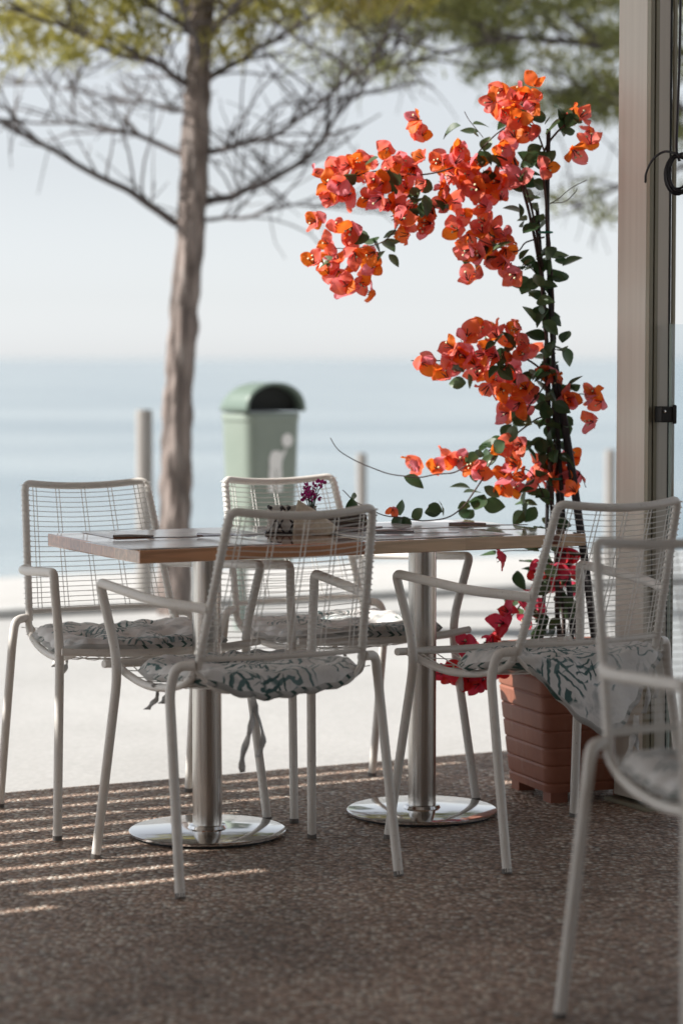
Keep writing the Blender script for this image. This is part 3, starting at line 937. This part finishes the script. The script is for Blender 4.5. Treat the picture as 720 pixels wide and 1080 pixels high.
# ------------------------------------------------------------------ cushions
def cushion(chair_key, label, seed, off=(0, .0), rot=0.0, size=.222, ties=(), droop=.75, slump=0.0):
    ch = CH[chair_key]
    rn = Vector((seed * 3.1, seed * 1.7, 0))
    root = thing('seat_cushion', label, 'cushion', ch.location, ch.rotation_euler.z, 'printed seat cushions on the wire armchairs')
    cr_, sr_ = math.cos(rot), math.sin(rot)
    NR, NA = 16, 112
    def outline(a):
        # rounded square with scallops
        c, s_ = math.cos(a), math.sin(a)
        e = 3.4
        r = (abs(c) ** e + abs(s_) ** e) ** (-1 / e)
        return size * r * (1 + .014 * math.cos(a * 24) + .02 * noise.noise(Vector((c * 2, s_ * 2, seed))))
    def pos(a, f):
        r = outline(a) * f
        lx, ly = r * math.cos(a), r * math.sin(a)
        x, y = off[0] + lx * cr_ - ly * sr_, off[1] + lx * sr_ + ly * cr_
        zc = side_z(max(-.2, min(.24, y)))
        yy = y
        if y < -.20:
            zc = .455
        elif y < -.1:
            t_ = (y + .2) / .1
            zc = .455 + (side_z(-.1) - .455) * t_
        z = zc + .014 - .016 * max(0, 1 - (x / .22) ** 2)
        if y < -.215:                       # hangs over the back bar
            d = -.215 - y
            z -= d * droop + d * d * 2.0
            yy = -.215 - d * .62
        if y > .255:
            d = y - .255
            z -= d * .6
        ax = abs(x)
        if ax > .222:
            z -= (ax - .222) * .5
        z += .008 * noise.noise(Vector((x * 7, y * 7, 0)) + rn) + slump * .5 * (lx + ly)
        return x, yy, z, lx, ly
    tufts = [(i * size * .5, j * size * .5) for i in (-1, 0, 1) for j in (-1, 0, 1)]
    top, bot = [], []
    bv = MB()
    rings_t, rings_b = [], []
    for i in range(NR + 1):
        f = max(.002, i / NR)
        rt, rb = [], []
        for k in range(NA):
            a = 2 * math.pi * k / NA
            x, y, z, lx, ly = pos(a, f)
            pf = (1 - f ** 5)
            dp = 1.0
            for tx, ty in tufts:
                d2 = (lx - tx) ** 2 + (ly - ty) ** 2
                dp -= .9 * math.exp(-d2 / (.034 ** 2))
            pleat = .0035 * math.cos(a * 24) * f * f
            wr = .003 * noise.noise(Vector((lx * 22, ly * 22, 3)) + rn)
            th = .016 + (.027 * max(.08, dp) + wr + 0.002 * noise.noise(Vector((lx * 45, ly * 45, 7)) + rn)) * max(0, pf) ** .5 + pleat * (1 if i < NR else 0)
            rt.append(Vector((x, y, z + th)))
            rb.append(Vector((x, y, z - .004 * (1 - f ** 4))))
        rings_t.append(rt); rings_b.append(rb)
    loft(bv, rings_t, cap0=True, cap1=False, mi=0)
    # rounded edge
    mid = []
    for k in range(NA):
        a_, c_ = rings_t[-1][k], rings_b[-1][k]
        m_ = (a_ + c_) / 2
        ctr_ = Vector((off[0], off[1], m_.z))
        mid.append(m_ + (m_ - ctr_).normalized() * .008)
    loft(bv, [rings_t[-1], mid, rings_b[-1]], False, False, 1)
    st = len(bv.v)
    loft(bv, rings_b[::-1], cap0=False, cap1=False, mi=1)
    bv.build('pad', [m_cush, m_cush_side], root, autosmooth=False)
    for (tx, ty, tz, L, sd) in ties:
        rr_ = random.Random(sd)
        for j in range(2):
            tb = MB()
            N = 16
            x0, y0 = tx + .012 * j, ty
            ph = rr_.uniform(0, 6)
            pts = []
            for q in range(N + 1):
                s_ = q / N
                pts.append(Vector((x0 + .010 * math.sin(s_ * 5 + ph) + (.012 * (j * 2 - 1)) * s_, y0 - .004 + .008 * math.sin(s_ * 7 + ph), tz - s_ * L * (1 - .2 * j))))
            for q in range(N + 1):
                ang = .9 * math.sin(q / N * 6 + ph)
                w = Vector((math.cos(ang), math.sin(ang), 0)) * (.007 + .002 * math.sin(q * 1.3 + ph))
                tb.v += [pts[q] - w, pts[q] + w]
                if q:
                    b0 = len(tb.v) - 4
                    tb.f.append((b0, b0 + 1, b0 + 3, b0 + 2)); tb.m.append(0)
            o = tb.build('tie', m_tie, root)
            md = o.modifiers.new('solid', 'SOLIDIFY'); md.thickness = .002
    return root
cushion('D', 'grey white quilted cushion with green striped edge on the front left armchair', 1, (0, -.018), 0.03, .226, ties=[(-.10, -.25, .44, .17, 1), (-.228, .0, .45, .06, 2)])
cushion('E', 'slipped grey white leaf print cushion, a corner drooping over the back of its chair', 2, (.005, -.085), R(38), .222, ties=[(.02, -.345, .36, .16, 3), (.255, -.10, .50, .18, 6)], droop=.85)
cushion('A', 'blue grey leaf print cushion on the armchair at the far left end', 3, (0, .0), -.04, .226, ties=[(.1, -.26, .45, .1, 4)])
cushion('B', 'blue grey leaf print cushion on the armchair behind the pale pine table', 4, (0, .01), .05, .232, ties=[(-.18, -.25, .45, .1, 5)])
cushion('F', 'dark looking blurred cushion on the foreground armchair at the right edge', 5, (0, 0), 0, .224)

# ------------------------------------------------------------------ things on the tables
def on_table(u, v, z=0): return TM + U * u + V * v + Vector((0, 0, TZ + z))
MATP = [(-.44, -.16, .02, 'white paper placemat at the near left corner of the red brown table'),
        (-.33, .17, -.03, 'white paper placemat on the far side of the red brown table'),
        (.22, -.14, .03, 'white paper placemat on the near side of the pale pine table'),
        (.36, .16, -.02, 'white paper placemat on the far right side of the pale pine table')]
for i, (u, v, r_, lab) in enumerate(MATP):
    b = MB()
    b.grid(lambda a, c: ((a - .5) * .40, (c - .5) * .27, .0006 * noise.noise(Vector((a * 3 + i, c * 3, 0)))), 16, 12)
    o = b.build('placemat', m_paper, loc=on_table(u, v, .0015), rz=TH + r_)
    md = o.modifiers.new('solid', 'SOLIDIFY'); md.thickness = .0008
    tag(o, lab, 'placemat', 'paper placemats on the cafe tables')
def knife(u, v, r_, lab):
    k_ = thing('table_knife', lab, 'knife', on_table(u, v, .005), TH + r_, 'cutlery on the cafe tables')
    b = MB(); b.prism([(0, -.006), (.095, -.007), (.115, -.002), (.11, .005), (0, .006)], 0, .0022); b.build('blade', m_cutlery, k_, bevel=.0006)
    b = MB(); b.tube([(-.10, 0, .0035), (-.06, 0, .004), (0, 0, .003)], [.0052, .0058, .0042], 8); b.build('handle', m_cutlery, k_)
def fork(u, v, r_, lab):
    k_ = thing('table_fork', lab, 'fork', on_table(u, v, .005), TH + r_, 'cutlery on the cafe tables')
    b = MB(); b.tube([(-.10, 0, .003), (-.04, 0, .005), (.03, 0, .010)], [.0052, .004, .003], 8); b.build('handle', m_cutlery, k_)
    b = MB(); b.prism([(.028, -.003), (.045, -.011), (.060, -.011), (.060, .011), (.045, .011), (.028, .003)], .009, .0112)
    for q in range(4):
        y = -.0095 + q * .0063
        b.tube([(.058, y, .010), (.085, y, .008), (.103, y, .012)], [.0016, .0016, .0008], 6)
    b.build('tines', m_cutlery, k_)
knife(-.46, -.02, R(-20), 'steel table knife lying at the left end of the red brown table')
fork(-.30, -.10, R(-70), 'steel table fork with raised tines near the front of the red brown table')
fork(.13, -.05, R(-35), 'steel table fork on the left of the pale pine table')
knife(.19, -.17, R(-25), 'steel table knife near the front edge of the pale pine table')
knife(.50, .0, R(-18), 'steel table knife at the right end of the pale pine table')

# iron napkin holder with crossed wires
hp = T(299, 566, 6.28); hp.z = TZ
nh = thing('napkin_holder', 'dark iron napkin holder with crossed wire sides on the red brown table', 'napkin holder', hp, R(5))
b = MB()
for y in (-.022, .022):
    for x0, x1 in ((-.04, -.005), (-.022, .012), (.0, -.035), (.035, 0.0), (.012, .04)):
        b.tube([(x0, y, .004), ((x0 + x1) / 2, y * 1.05, .035), (x1, y, .066)], .0026, 6)
    b.tube([(-.045, y, .004), (.045, y, .004)], .0028, 6)
    for x in (-.035, -.005, .012, .04):
        b.lathe([(.001, -.005), (.005, -.003), (.0058, 0), (.005, .003), (.001, .005)], 8, (x, y, .069))
for x in (-.045, .045):
    b.tube([(x, -.022, .004), (x, .022, .004)], .0028, 6)
b.build('wire_frame', m_iron, nh)
b = MB()
for q in range(5):
    y = -.012 + q * .006
    b.grid(lambda a, c, q=q, y=y: ((a - .5) * .075 + .004 * math.sin(q * 2.2), y + .003 * math.sin(a * 5 + q), .006 + c * (.062 + .006 * math.sin(q * 1.9 + a * 2))), 6, 4)
o = b.build('paper_napkins', m_napkin); md = o.modifiers.new('solid', 'SOLIDIFY'); md.thickness = .0015
o.location = hp; o.rotation_euler.z = R(5)
tag(o, 'stack of white paper napkins standing in the dark iron holder', 'napkins')
# folded linen pouch
pp = T(330, 566, 6.26); pp.z = TZ
def pouch(a, c):
    x = (a - .5) * .10
    h = .078 * (1 - a * .95) ** .8 + .010
    ang = math.pi * c
    return (x + .012 * math.sin(c * 3), -.03 * math.cos(ang) * (.5 + .5 * a), .001 + h * math.sin(ang) ** .7 + .003 * noise.noise(Vector((a * 6, c * 6, 2))))
b = MB(); b.grid(pouch, 16, 16)
o = b.build('folded_napkin', m_linen, loc=pp, rz=R(-8)); md = o.modifiers.new('solid', 'SOLIDIFY'); md.thickness = .003
tag(o, 'beige linen napkin folded into a cone beside the iron napkin holder', 'napkin')
# small vase with magenta flowers
vp = T(328, 560, 6.36); vp.z = TZ
vz = thing('flower_vase', 'small vase of magenta flowers standing on the joined cafe tables', 'vase', vp)
b = MB(); b.lathe([(.016, 0), (.020, .004), (.022, .03), (.016, .05), (.013, .062), (.016, .068), (.0135, .066), (.011, .052), (.018, .028), (.014, .006)], 20)
b.build('body', m_glassvase, vz)
b = MB(); bl = MB()
rv = random.Random(9)
for q in range(13):
    ang = rv.uniform(0, 6.28); sp_ = rv.uniform(.008, .042)
    tipp = Vector((sp_ * math.cos(ang) * 1.1, sp_ * math.sin(ang) * .7, rv.uniform(.085, .125)))
    b.tube(cr([(0, 0, .03), tipp * .5 + Vector((0, 0, .035)), tipp], 4), .0013, 5)
    for w in range(9):
        d = Vector((rv.gauss(0, 1), rv.gauss(0, 1), rv.gauss(.3, .8))).normalized()
        sd = d.orthogonal().normalized() * .0045
        c0 = tipp + d * .002
        bl.face([c0, c0 + d * .006 - sd, c0 + d * .012, c0 + d * .006 + sd])
b.build('stalks', m_leaf, vz)
bl.build('blooms', m_magenta, vz, smooth=False)
# dark wooden tray
dp = T(361, 566, 6.42); dp.z = TZ
tr_ = thing('wooden_tray', 'small dark slatted wooden tray beside the flower vase', 'tray', dp, R(20))
b = MB(); b.box((0, 0, .004), (.10, .07, .006)); b.build('bottom', m_darkwood, tr_, smooth=False)
b = MB()
for z in (.018, .036):
    b.box((0, -.037, z), (.106, .005, .013)); b.box((0, .037, z), (.106, .005, .013))
    b.box((-.052, 0, z), (.005, .068, .013)); b.box((.052, 0, z), (.005, .068, .013))
b.build('slats', m_darkwood, tr_, smooth=False)
b = MB(); b.box((0, 0, .024), (.085, .055, .034)); o = b.build('sugar_packets', m_linen, loc=dp, rz=R(20), bevel=.004); tag(o, 'beige sugar packets packed inside the dark wooden tray', 'packets')

# ------------------------------------------------------------------ planter
pc = T(578, 852, 6.58); pc.z = 0
ROT = R(20)
po = thing('planter', 'square tapered terracotta planter with ribbed side beside the beige pillar', 'planter', (0, 0, 0))
PS0, PS1, PH = .285, .35, .40
ex, ey = Vector((math.cos(-ROT + R(0)), math.sin(R(20)), 0)), None
ex = Vector((math.cos(R(20)), math.sin(R(20)), 0)); ey = Vector((-math.sin(R(20)), math.cos(R(20)), 0))
pcen = pc + ex * (PS0 / 2) + ey * (PS0 / 2)
po.location = pcen; po.rotation_euler.z = R(20)
b = MB()
rings = []
nz = 190
for i in range(nz + 1):
    z = .03 + (PH - .03) * i / nz
    f = i / nz
    s_ = PS0 + (PS1 - PS0) * f
    g = 1 - .022 * math.exp(-(((z - .03) % .048 - .024) / .0028) ** 2)
    rings.append([(x, y, z) for x, y in rrect(s_ * g, s_ * g, .035, 5)])
loft(b, rings, True, False)
for x in (-1, 1):
    for y in (-1, 1):
        b.box((x * .105, y * .105, .016), (.05, .05, .032))
b.build('body', m_pot, po)
b = MB()
loft(b, [[(x, y, z) for x, y in rrect(PS1 * s_, PS1 * s_, .04, 5)] for z, s_ in ((PH - .03, 1.0), (PH - .028, 1.06), (PH + .006, 1.07), (PH + .01, 1.04), (PH + .008, .96), (PH - .05, .95))], True, True)
b.build('rim', m_pot, po)
b = MB(); b.grid(lambda a, c: ((a - .5) * .32, (c - .5) * .32, PH - .025 + .012 * noise.noise(Vector((a * 9, c * 9, 1)))), 20, 20); b.build('soil', m_soil, po)

# stakes
BY = 6.84
def bp(px, py, dy=0.0): return T(px, py, BY + dy)
def stake(pts, r, lab):
    b = MB(); b.tube(cr(pts, 6), r, 8)
    tag(b.build('plant_stake', m_stake), lab, 'stake', 'stakes holding up the bougainvillea')
stake([bp(604, 690), bp(592, 520), bp(583, 380), bp(577, 240), bp(578, 136)], .0062, 'tall slim dark stake running to the top of the bougainvillea')
stake([bp(629, 690, -.05), bp(616, 590, -.03), bp(600, 480, 0), bp(584, 385, .015)], .0115, 'thick dark stake leaning right from bougainvillea stem to planter')
stake([bp(570, 690, .05), bp(576, 560, .04), bp(578, 400, .03), bp(566, 220, .02)], .0055, 'short thin stake on the left of the bougainvillea stem')
stake([bp(612, 690, .05), bp(600, 620, .03), bp(588, 520, .02)], .008, 'short dark stake low in the planter between two longer ones')

# ------------------------------------------------------------------ bougainvillea
random.seed(77)
bg_root = thing('bougainvillea', 'tall bougainvillea with arching branches of orange red flowers in the terracotta planter', 'plant', (pcen.x, pcen.y, PH - .03))
ORG = Vector(bg_root.location)
stems = [
    ([bp(590, 690), bp(586, 600), bp(580, 520), bp(577, 440), bp(575, 360), bp(571, 300), bp(560, 235), bp(548, 190), bp(540, 160)], .0075),
    ([bp(596, 690, .03), bp(588, 560, .03), bp(584, 430, .03), bp(583, 330, .0), bp(576, 230, -.01), bp(574, 160), bp(600, 128)], .006),
    ([bp(571, 280), bp(556, 205), bp(528, 165), bp(490, 172), bp(450, 185), bp(400, 180), bp(360, 190)], .0036),
    ([bp(574, 160), bp(560, 135), bp(545, 128), bp(515, 150), bp(490, 178), bp(470, 190)], .0028),
    ([bp(450, 190), bp(425, 225), bp(408, 250), bp(385, 260), bp(352, 262)], .0026),
    ([bp(573, 250), bp(555, 255), bp(545, 265), bp(520, 260), bp(500, 250)], .0026),
    ([bp(573, 300), bp(556, 280), bp(540, 290), bp(520, 270)], .0022),
    ([bp(577, 395), bp(558, 380), bp(530, 375), bp(490, 380), bp(455, 382), bp(432, 379)], .0032),
    ([bp(577, 400), bp(560, 425), bp(548, 440), bp(538, 415)], .0024),
    ([bp(580, 440), bp(562, 443), bp(540, 462), bp(500, 484), bp(478, 498), bp(445, 503), bp(420, 501), bp(390, 493), bp(362, 478), bp(349, 462)], .0026),
    ([bp(540, 462), bp(520, 485), bp(505, 512, -.05), bp(484, 538, -.1), bp(460, 548, -.15), bp(435, 548, -.18), bp(400, 541, -.2), bp(375, 530, -.2), bp(362, 518, -.2)], .0026),
    ([bp(572, 525), bp(560, 500), bp(545, 495), bp(525, 500)], .0022),
    ([bp(582, 470), bp(592, 430), bp(610, 415), bp(626, 420)], .0022),
    ([bp(586, 600), bp(560, 625), bp(540, 648), bp(520, 670, -.08), bp(495, 690, -.15), bp(470, 708, -.2), bp(452, 710, -.22)], .003),
    ([bp(582, 570), bp(560, 580), bp(530, 582), bp(524, 590)], .002),
    ([bp(578, 215), bp(590, 208), bp(605, 198), bp(618, 191)], .0014),
    ([bp(579, 214), bp(595, 212), bp(606, 204), bp(608, 200)], .0012),
    ([bp(600, 490), bp(612, 500), bp(618, 515)], .0011),
    ([bp(510, 145), bp(497, 130), bp(490, 118)], .0011),
]
for pts, r in stems:
    b = MB(); Q = cr(pts, 7)
    Q = [q + Vector((noise.noise(q * 16), noise.noise(q * 16 + Vector((5, 0, 0))), noise.noise(q * 16 + Vector((0, 5, 0))))) * .006 for q in Q]
    n = len(Q)
    b.tube(Q, [max(.0011, r * (1 - .55 * i / (n - 1))) for i in range(n)], 7)
    b.xform(Matrix.Translation(-ORG)); b.build('stem', m_stem, bg_root)
for py in (245, 345, 505):
    b = MB()
    c0 = bp(575 + (py - 245) * .04, py)
    b.tube([c0 + Vector((.018 * math.cos(a), .014 * math.sin(a), 0)) for a in [2 * math.pi * k / 12 for k in range(13)]], .0032, 5)
    b.xform(Matrix.Translation(-ORG)); b.build('tie_clip', m_clip, bg_root)

# leaves
def leaf(b, p, d, up, L, W):
    d = d.normalized(); sd = d.cross(up).normalized(); nn = sd.cross(d).normalized()
    fold, curl = random.uniform(.15, .5), random.uniform(-.1, .35)
    def fn(a, c):
        s_ = (a - .5) * 2
        w = W * (math.sin(math.pi * min(1, c * .97 + .02)) ** .75) * (1.12 - .45 * c)
        return p + d * (L * c) + sd * (s_ * w) + nn * (fold * abs(s_) * w - curl * L * c * c)
    b.grid(fn, 4, 6)
lb = MB()
leaf_zones = [  # px, py, n, spread x, spread y
    (497, 135, 4, 10, 8), (512, 160, 4, 14, 10), (590, 122, 9, 20, 10), (600, 132, 4, 12, 8), (565, 165, 8, 14, 10), (560, 180, 5, 12, 8),
    (560, 205, 5, 10, 14), (550, 225, 5, 10, 14), (568, 235, 5, 8, 12), (575, 275, 8, 14, 10), (592, 282, 4, 10, 8), (560, 285, 6, 14, 12), (572, 298, 6, 10, 12),
    (562, 318, 6, 10, 12), (570, 335, 4, 8, 10), (582, 370, 8, 12, 14), (592, 368, 3, 8, 8), (576, 390, 5, 8, 10),
    (448, 205, 7, 9, 11), (460, 218, 5, 9, 9), (440, 225, 4, 7, 7), (497, 260, 5, 10, 9), (520, 258, 5, 10, 9), (402, 256, 4, 8, 6), (408, 268, 2, 5, 6), (385, 250, 3, 10, 4),
    (517, 367, 4, 14, 6), (537, 365, 3, 8, 6), (528, 388, 4, 8, 6), (560, 398, 5, 10, 9), (495, 398, 2, 6, 5), (479, 380, 2, 4, 8),
    (545, 446, 6, 14, 7), (525, 466, 6, 16, 9), (508, 478, 7, 16, 10), (545, 470, 5, 12, 8), (530, 475, 4, 12, 8),
    (575, 440, 9, 9, 18), (580, 465, 12, 12, 22), (572, 490, 9, 12, 16), (565, 510, 5, 12, 8), (555, 525, 4, 12, 6), (602, 410, 4, 8, 5), (602, 455, 3, 5, 8),
    (428, 502, 1, 3, 3), (500, 518, 6, 9, 9), (492, 535, 4, 9, 6), (430, 545, 5, 12, 6), (447, 537, 3, 10, 5), (376, 523, 1, 3, 3), (372, 545, 6, 12, 6), (560, 535, 4, 9, 7), (575, 550, 5, 9, 10),
    (520, 584, 2, 4, 6), (575, 585, 7, 12, 14), (590, 575, 6, 12, 10), (585, 640, 10, 14, 22), (575, 660, 8, 14, 14), (560, 600, 5, 10, 12), (596, 632, 6, 12, 10), (545, 645, 4, 12, 10), (478, 712, 3, 8, 5), (515, 690, 4, 12, 8),
    (577, 320, 4, 6, 40), (580, 420, 5, 6, 30), (505, 182, 3, 20, 15), (400, 190, 4, 30, 14), (355, 268, 2, 8, 6), (540, 120, 3, 14, 12),
]
for px, py, n, sx, sy in leaf_zones:
    for _ in range(n):
        extra_dy = -.2 if px < 450 and py > 510 else (-.1 if py > 680 else 0)
        p = bp(px + random.gauss(0, sx * .6), py + random.gauss(0, sy * .6), random.gauss(0, .035) + extra_dy)
        d = Vector((random.gauss(0, 1), random.gauss(0, .7), random.gauss(-.25, .7)))
        up = Vector((random.gauss(0, .5), random.gauss(-.4, .6), random.gauss(.5, .6)))
        L = random.uniform(.034, .064)
        leaf(lb, p, d, up, L, L * random.uniform(.36, .46))
lb.xform(Matrix.Translation(-ORG)); lb.build('foliage', m_leaf, bg_root)

# flowers: three papery bracts around a small tube
def flower_geo(seed, size=.034):
    rn = random.Random(seed)
    b = MB()
    open_ = rn.uniform(.55, 1.05)
    for k in range(3):
        a0 = 2 * math.pi * k / 3 + rn.uniform(-.25, .25)
        L = size * rn.uniform(.88, 1.15); W = L * rn.uniform(.40, .50)
        rad = Vector((math.cos(a0), math.sin(a0), 0)); tang = Vector((-math.sin(a0), math.cos(a0), 0))
        th0 = open_ * rn.uniform(.75, 1.2)
        ph, ph2, amp = rn.uniform(0, 6), rn.uniform(0, 6), rn.uniform(.08, .17)
        tw = rn.uniform(-.3, .3)
        def fn(u_, c):
            s_ = (u_ - .5) * 2
            w = W * (math.sin(math.pi * min(1, .06 + c * .93)) ** .62) * (1.10 - .38 * c)
            ang = .25 + th0 * (.45 + .75 * c)
            r_ = L * (c * math.sin(.25 + th0 * .75) + .02); z_ = L * (c * math.cos(.25 + th0 * .62) - .16 * c * c)
            cup = .22 * w * s_ * s_ * (1 - .8 * c)
            wav = amp * L * math.sin(s_ * 4 + ph + c * 5) * abs(s_) * c + .035 * L * math.sin(c * 9 + ph2)
            ridge = .045 * L * (1 - abs(s_)) * math.sin(math.pi * c)
            return rad * (r_ - cup * .6 - ridge) + tang * (s_ * w + tw * c * w) + Vector((0, 0, z_ + cup + wav))
        b.grid(fn, 8, 9)
    for k in range(3):
        a0 = 2 * math.pi * k / 3 + .5
        tipv = Vector((math.cos(a0) * .006, math.sin(a0) * .006, size * .62))
        b.tube([(math.cos(a0) * .001, math.sin(a0) * .001, 0), tipv * .6, tipv], [.0009, .0011, .0007], 5, mi=1)
        if rn.random() < .5:
            b.lathe([(.0007, 0), (.0028, .0006), (.0007, .0012)], 6, tipv, mi=2)
    return b
flowers = [  # px, py
 (437.5,137),(447,141),(442,165),(407,158),(352,177),(364,174),(345,184),(352,193),(345,210),(365,209),(385,211),(385,172),(393,191),(409,179),(416,172),(423,186),(428,196),(409,212),(421,217),(414,229),(430,236),(449,235),(435,219),(376,184),(400,200),(432,180),
 (329,233),(355,238),(343,255),(329,274),(348,269),(345,285),(369,255),(374,271),(388,269),(367,281),(386,285),(364,300),(382,300),(357,290),
 (515,107),(526,95),(542,102),(532,120),(542,117),(565,102),(560,115),(547,130),(562,137),(540,141),(553,103),
 (615,120),(620,140),(622,147),(579,177),
 (467,170),(485,157),(475,185),(492,185),(510,182),(532,162),(535,180),(537,190),(520,205),(467,200),(467,212),(500,205),(485,197),(478,172),(510,198),(526,192),(480,213),
 (489,227),(512,227),(480,242),(507,242),(495,252),(517,250),(490,267),(502,288),(535,255),(537,267),(525,275),(540,290),(510,262),(524,240),
 (452,381),(473,365),(468,381),(469,395),(506,347),(489,361),(497,381),(522,352),(543,347),(551,361),(513,368),(503,393),(554,371),(487,375),(532,377),(522,400),(541,389),(529,413),(545,406),(532,429),(557,413),(554,432),(518,412),(480,386),(540,360),(545,424),(536,398),(510,380),
 (586,401),(599,424),(624,412),(630,425),(621,445),
 (433,491),(460,492),(473,484),(506,497),(546,469),(540,489),(548,502),(557,512),(532,502),(589,489),(604,481),(594,499),(592,512),(602,515),(577,499),(580,512),(538,478),(568,488),
 (414,541),(457,537)]
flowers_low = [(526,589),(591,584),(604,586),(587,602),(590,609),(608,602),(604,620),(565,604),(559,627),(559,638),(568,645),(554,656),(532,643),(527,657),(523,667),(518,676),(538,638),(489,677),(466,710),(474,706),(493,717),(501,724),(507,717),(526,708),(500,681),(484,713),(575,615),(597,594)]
variants = [flower_geo(100 + i) for i in range(9)]
fm = [v.mesh('flower', [m_bract, m_stem, m_stamen]) for v in variants]
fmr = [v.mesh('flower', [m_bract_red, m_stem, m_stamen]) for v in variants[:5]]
allf = [(p, False) for p in flowers] + [(p, True) for p in flowers_low]
rf = random.Random(5)
extra_f = []
for (px, py), low in list(allf):
    if not low and py < 530 and rf.random() < .72:
        extra_f.append(((px + rf.gauss(0, 7), py + rf.gauss(0, 7)), low))
allf += extra_f
rest = MB()
for i, ((px, py), low) in enumerate(allf):
    dy = rf.gauss(0, .045)
    if low and px < 545: dy -= .10 + (545 - px) * .0016
    if not low and py > 525: dy -= .18
    p = bp(px, py, dy)
    ax = Vector((rf.gauss(-.35, .55), rf.gauss(-.75, .5), rf.gauss(.05, .5))).normalized()
    q = ax.to_track_quat('Z', 'Y') @ Quaternion((0, 0, 1), rf.uniform(0, 6.28))
    s_ = 1.36 * rf.uniform(.82, 1.14) * (.6 if (px, py) in ((414, 541), (457, 537)) else 1) * (.98 if low else 1)
    p = p - ax * .02
    M = Matrix.LocRotScale(p - ORG, q, Vector((s_, s_, s_)))
    if i < 98 or (100 <= i and False):
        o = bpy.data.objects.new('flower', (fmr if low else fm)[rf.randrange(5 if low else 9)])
        C.objects.link(o); o.parent = bg_root; o.matrix_local = M
    else:
        src = variants[rf.randrange(9)]
        b0 = len(rest.v)
        rest.v += [M @ v for v in src.v]
        rest.f += [tuple(j + b0 for j in f) for f in src.f]
        rest.m += [(3 if low and m_ == 0 else m_) for m_ in src.m]
o = rest.build('flowers', [m_bract, m_stem, m_stamen, m_bract_red], bg_root, autosmooth=False)
o['kind'] = 'stuff'
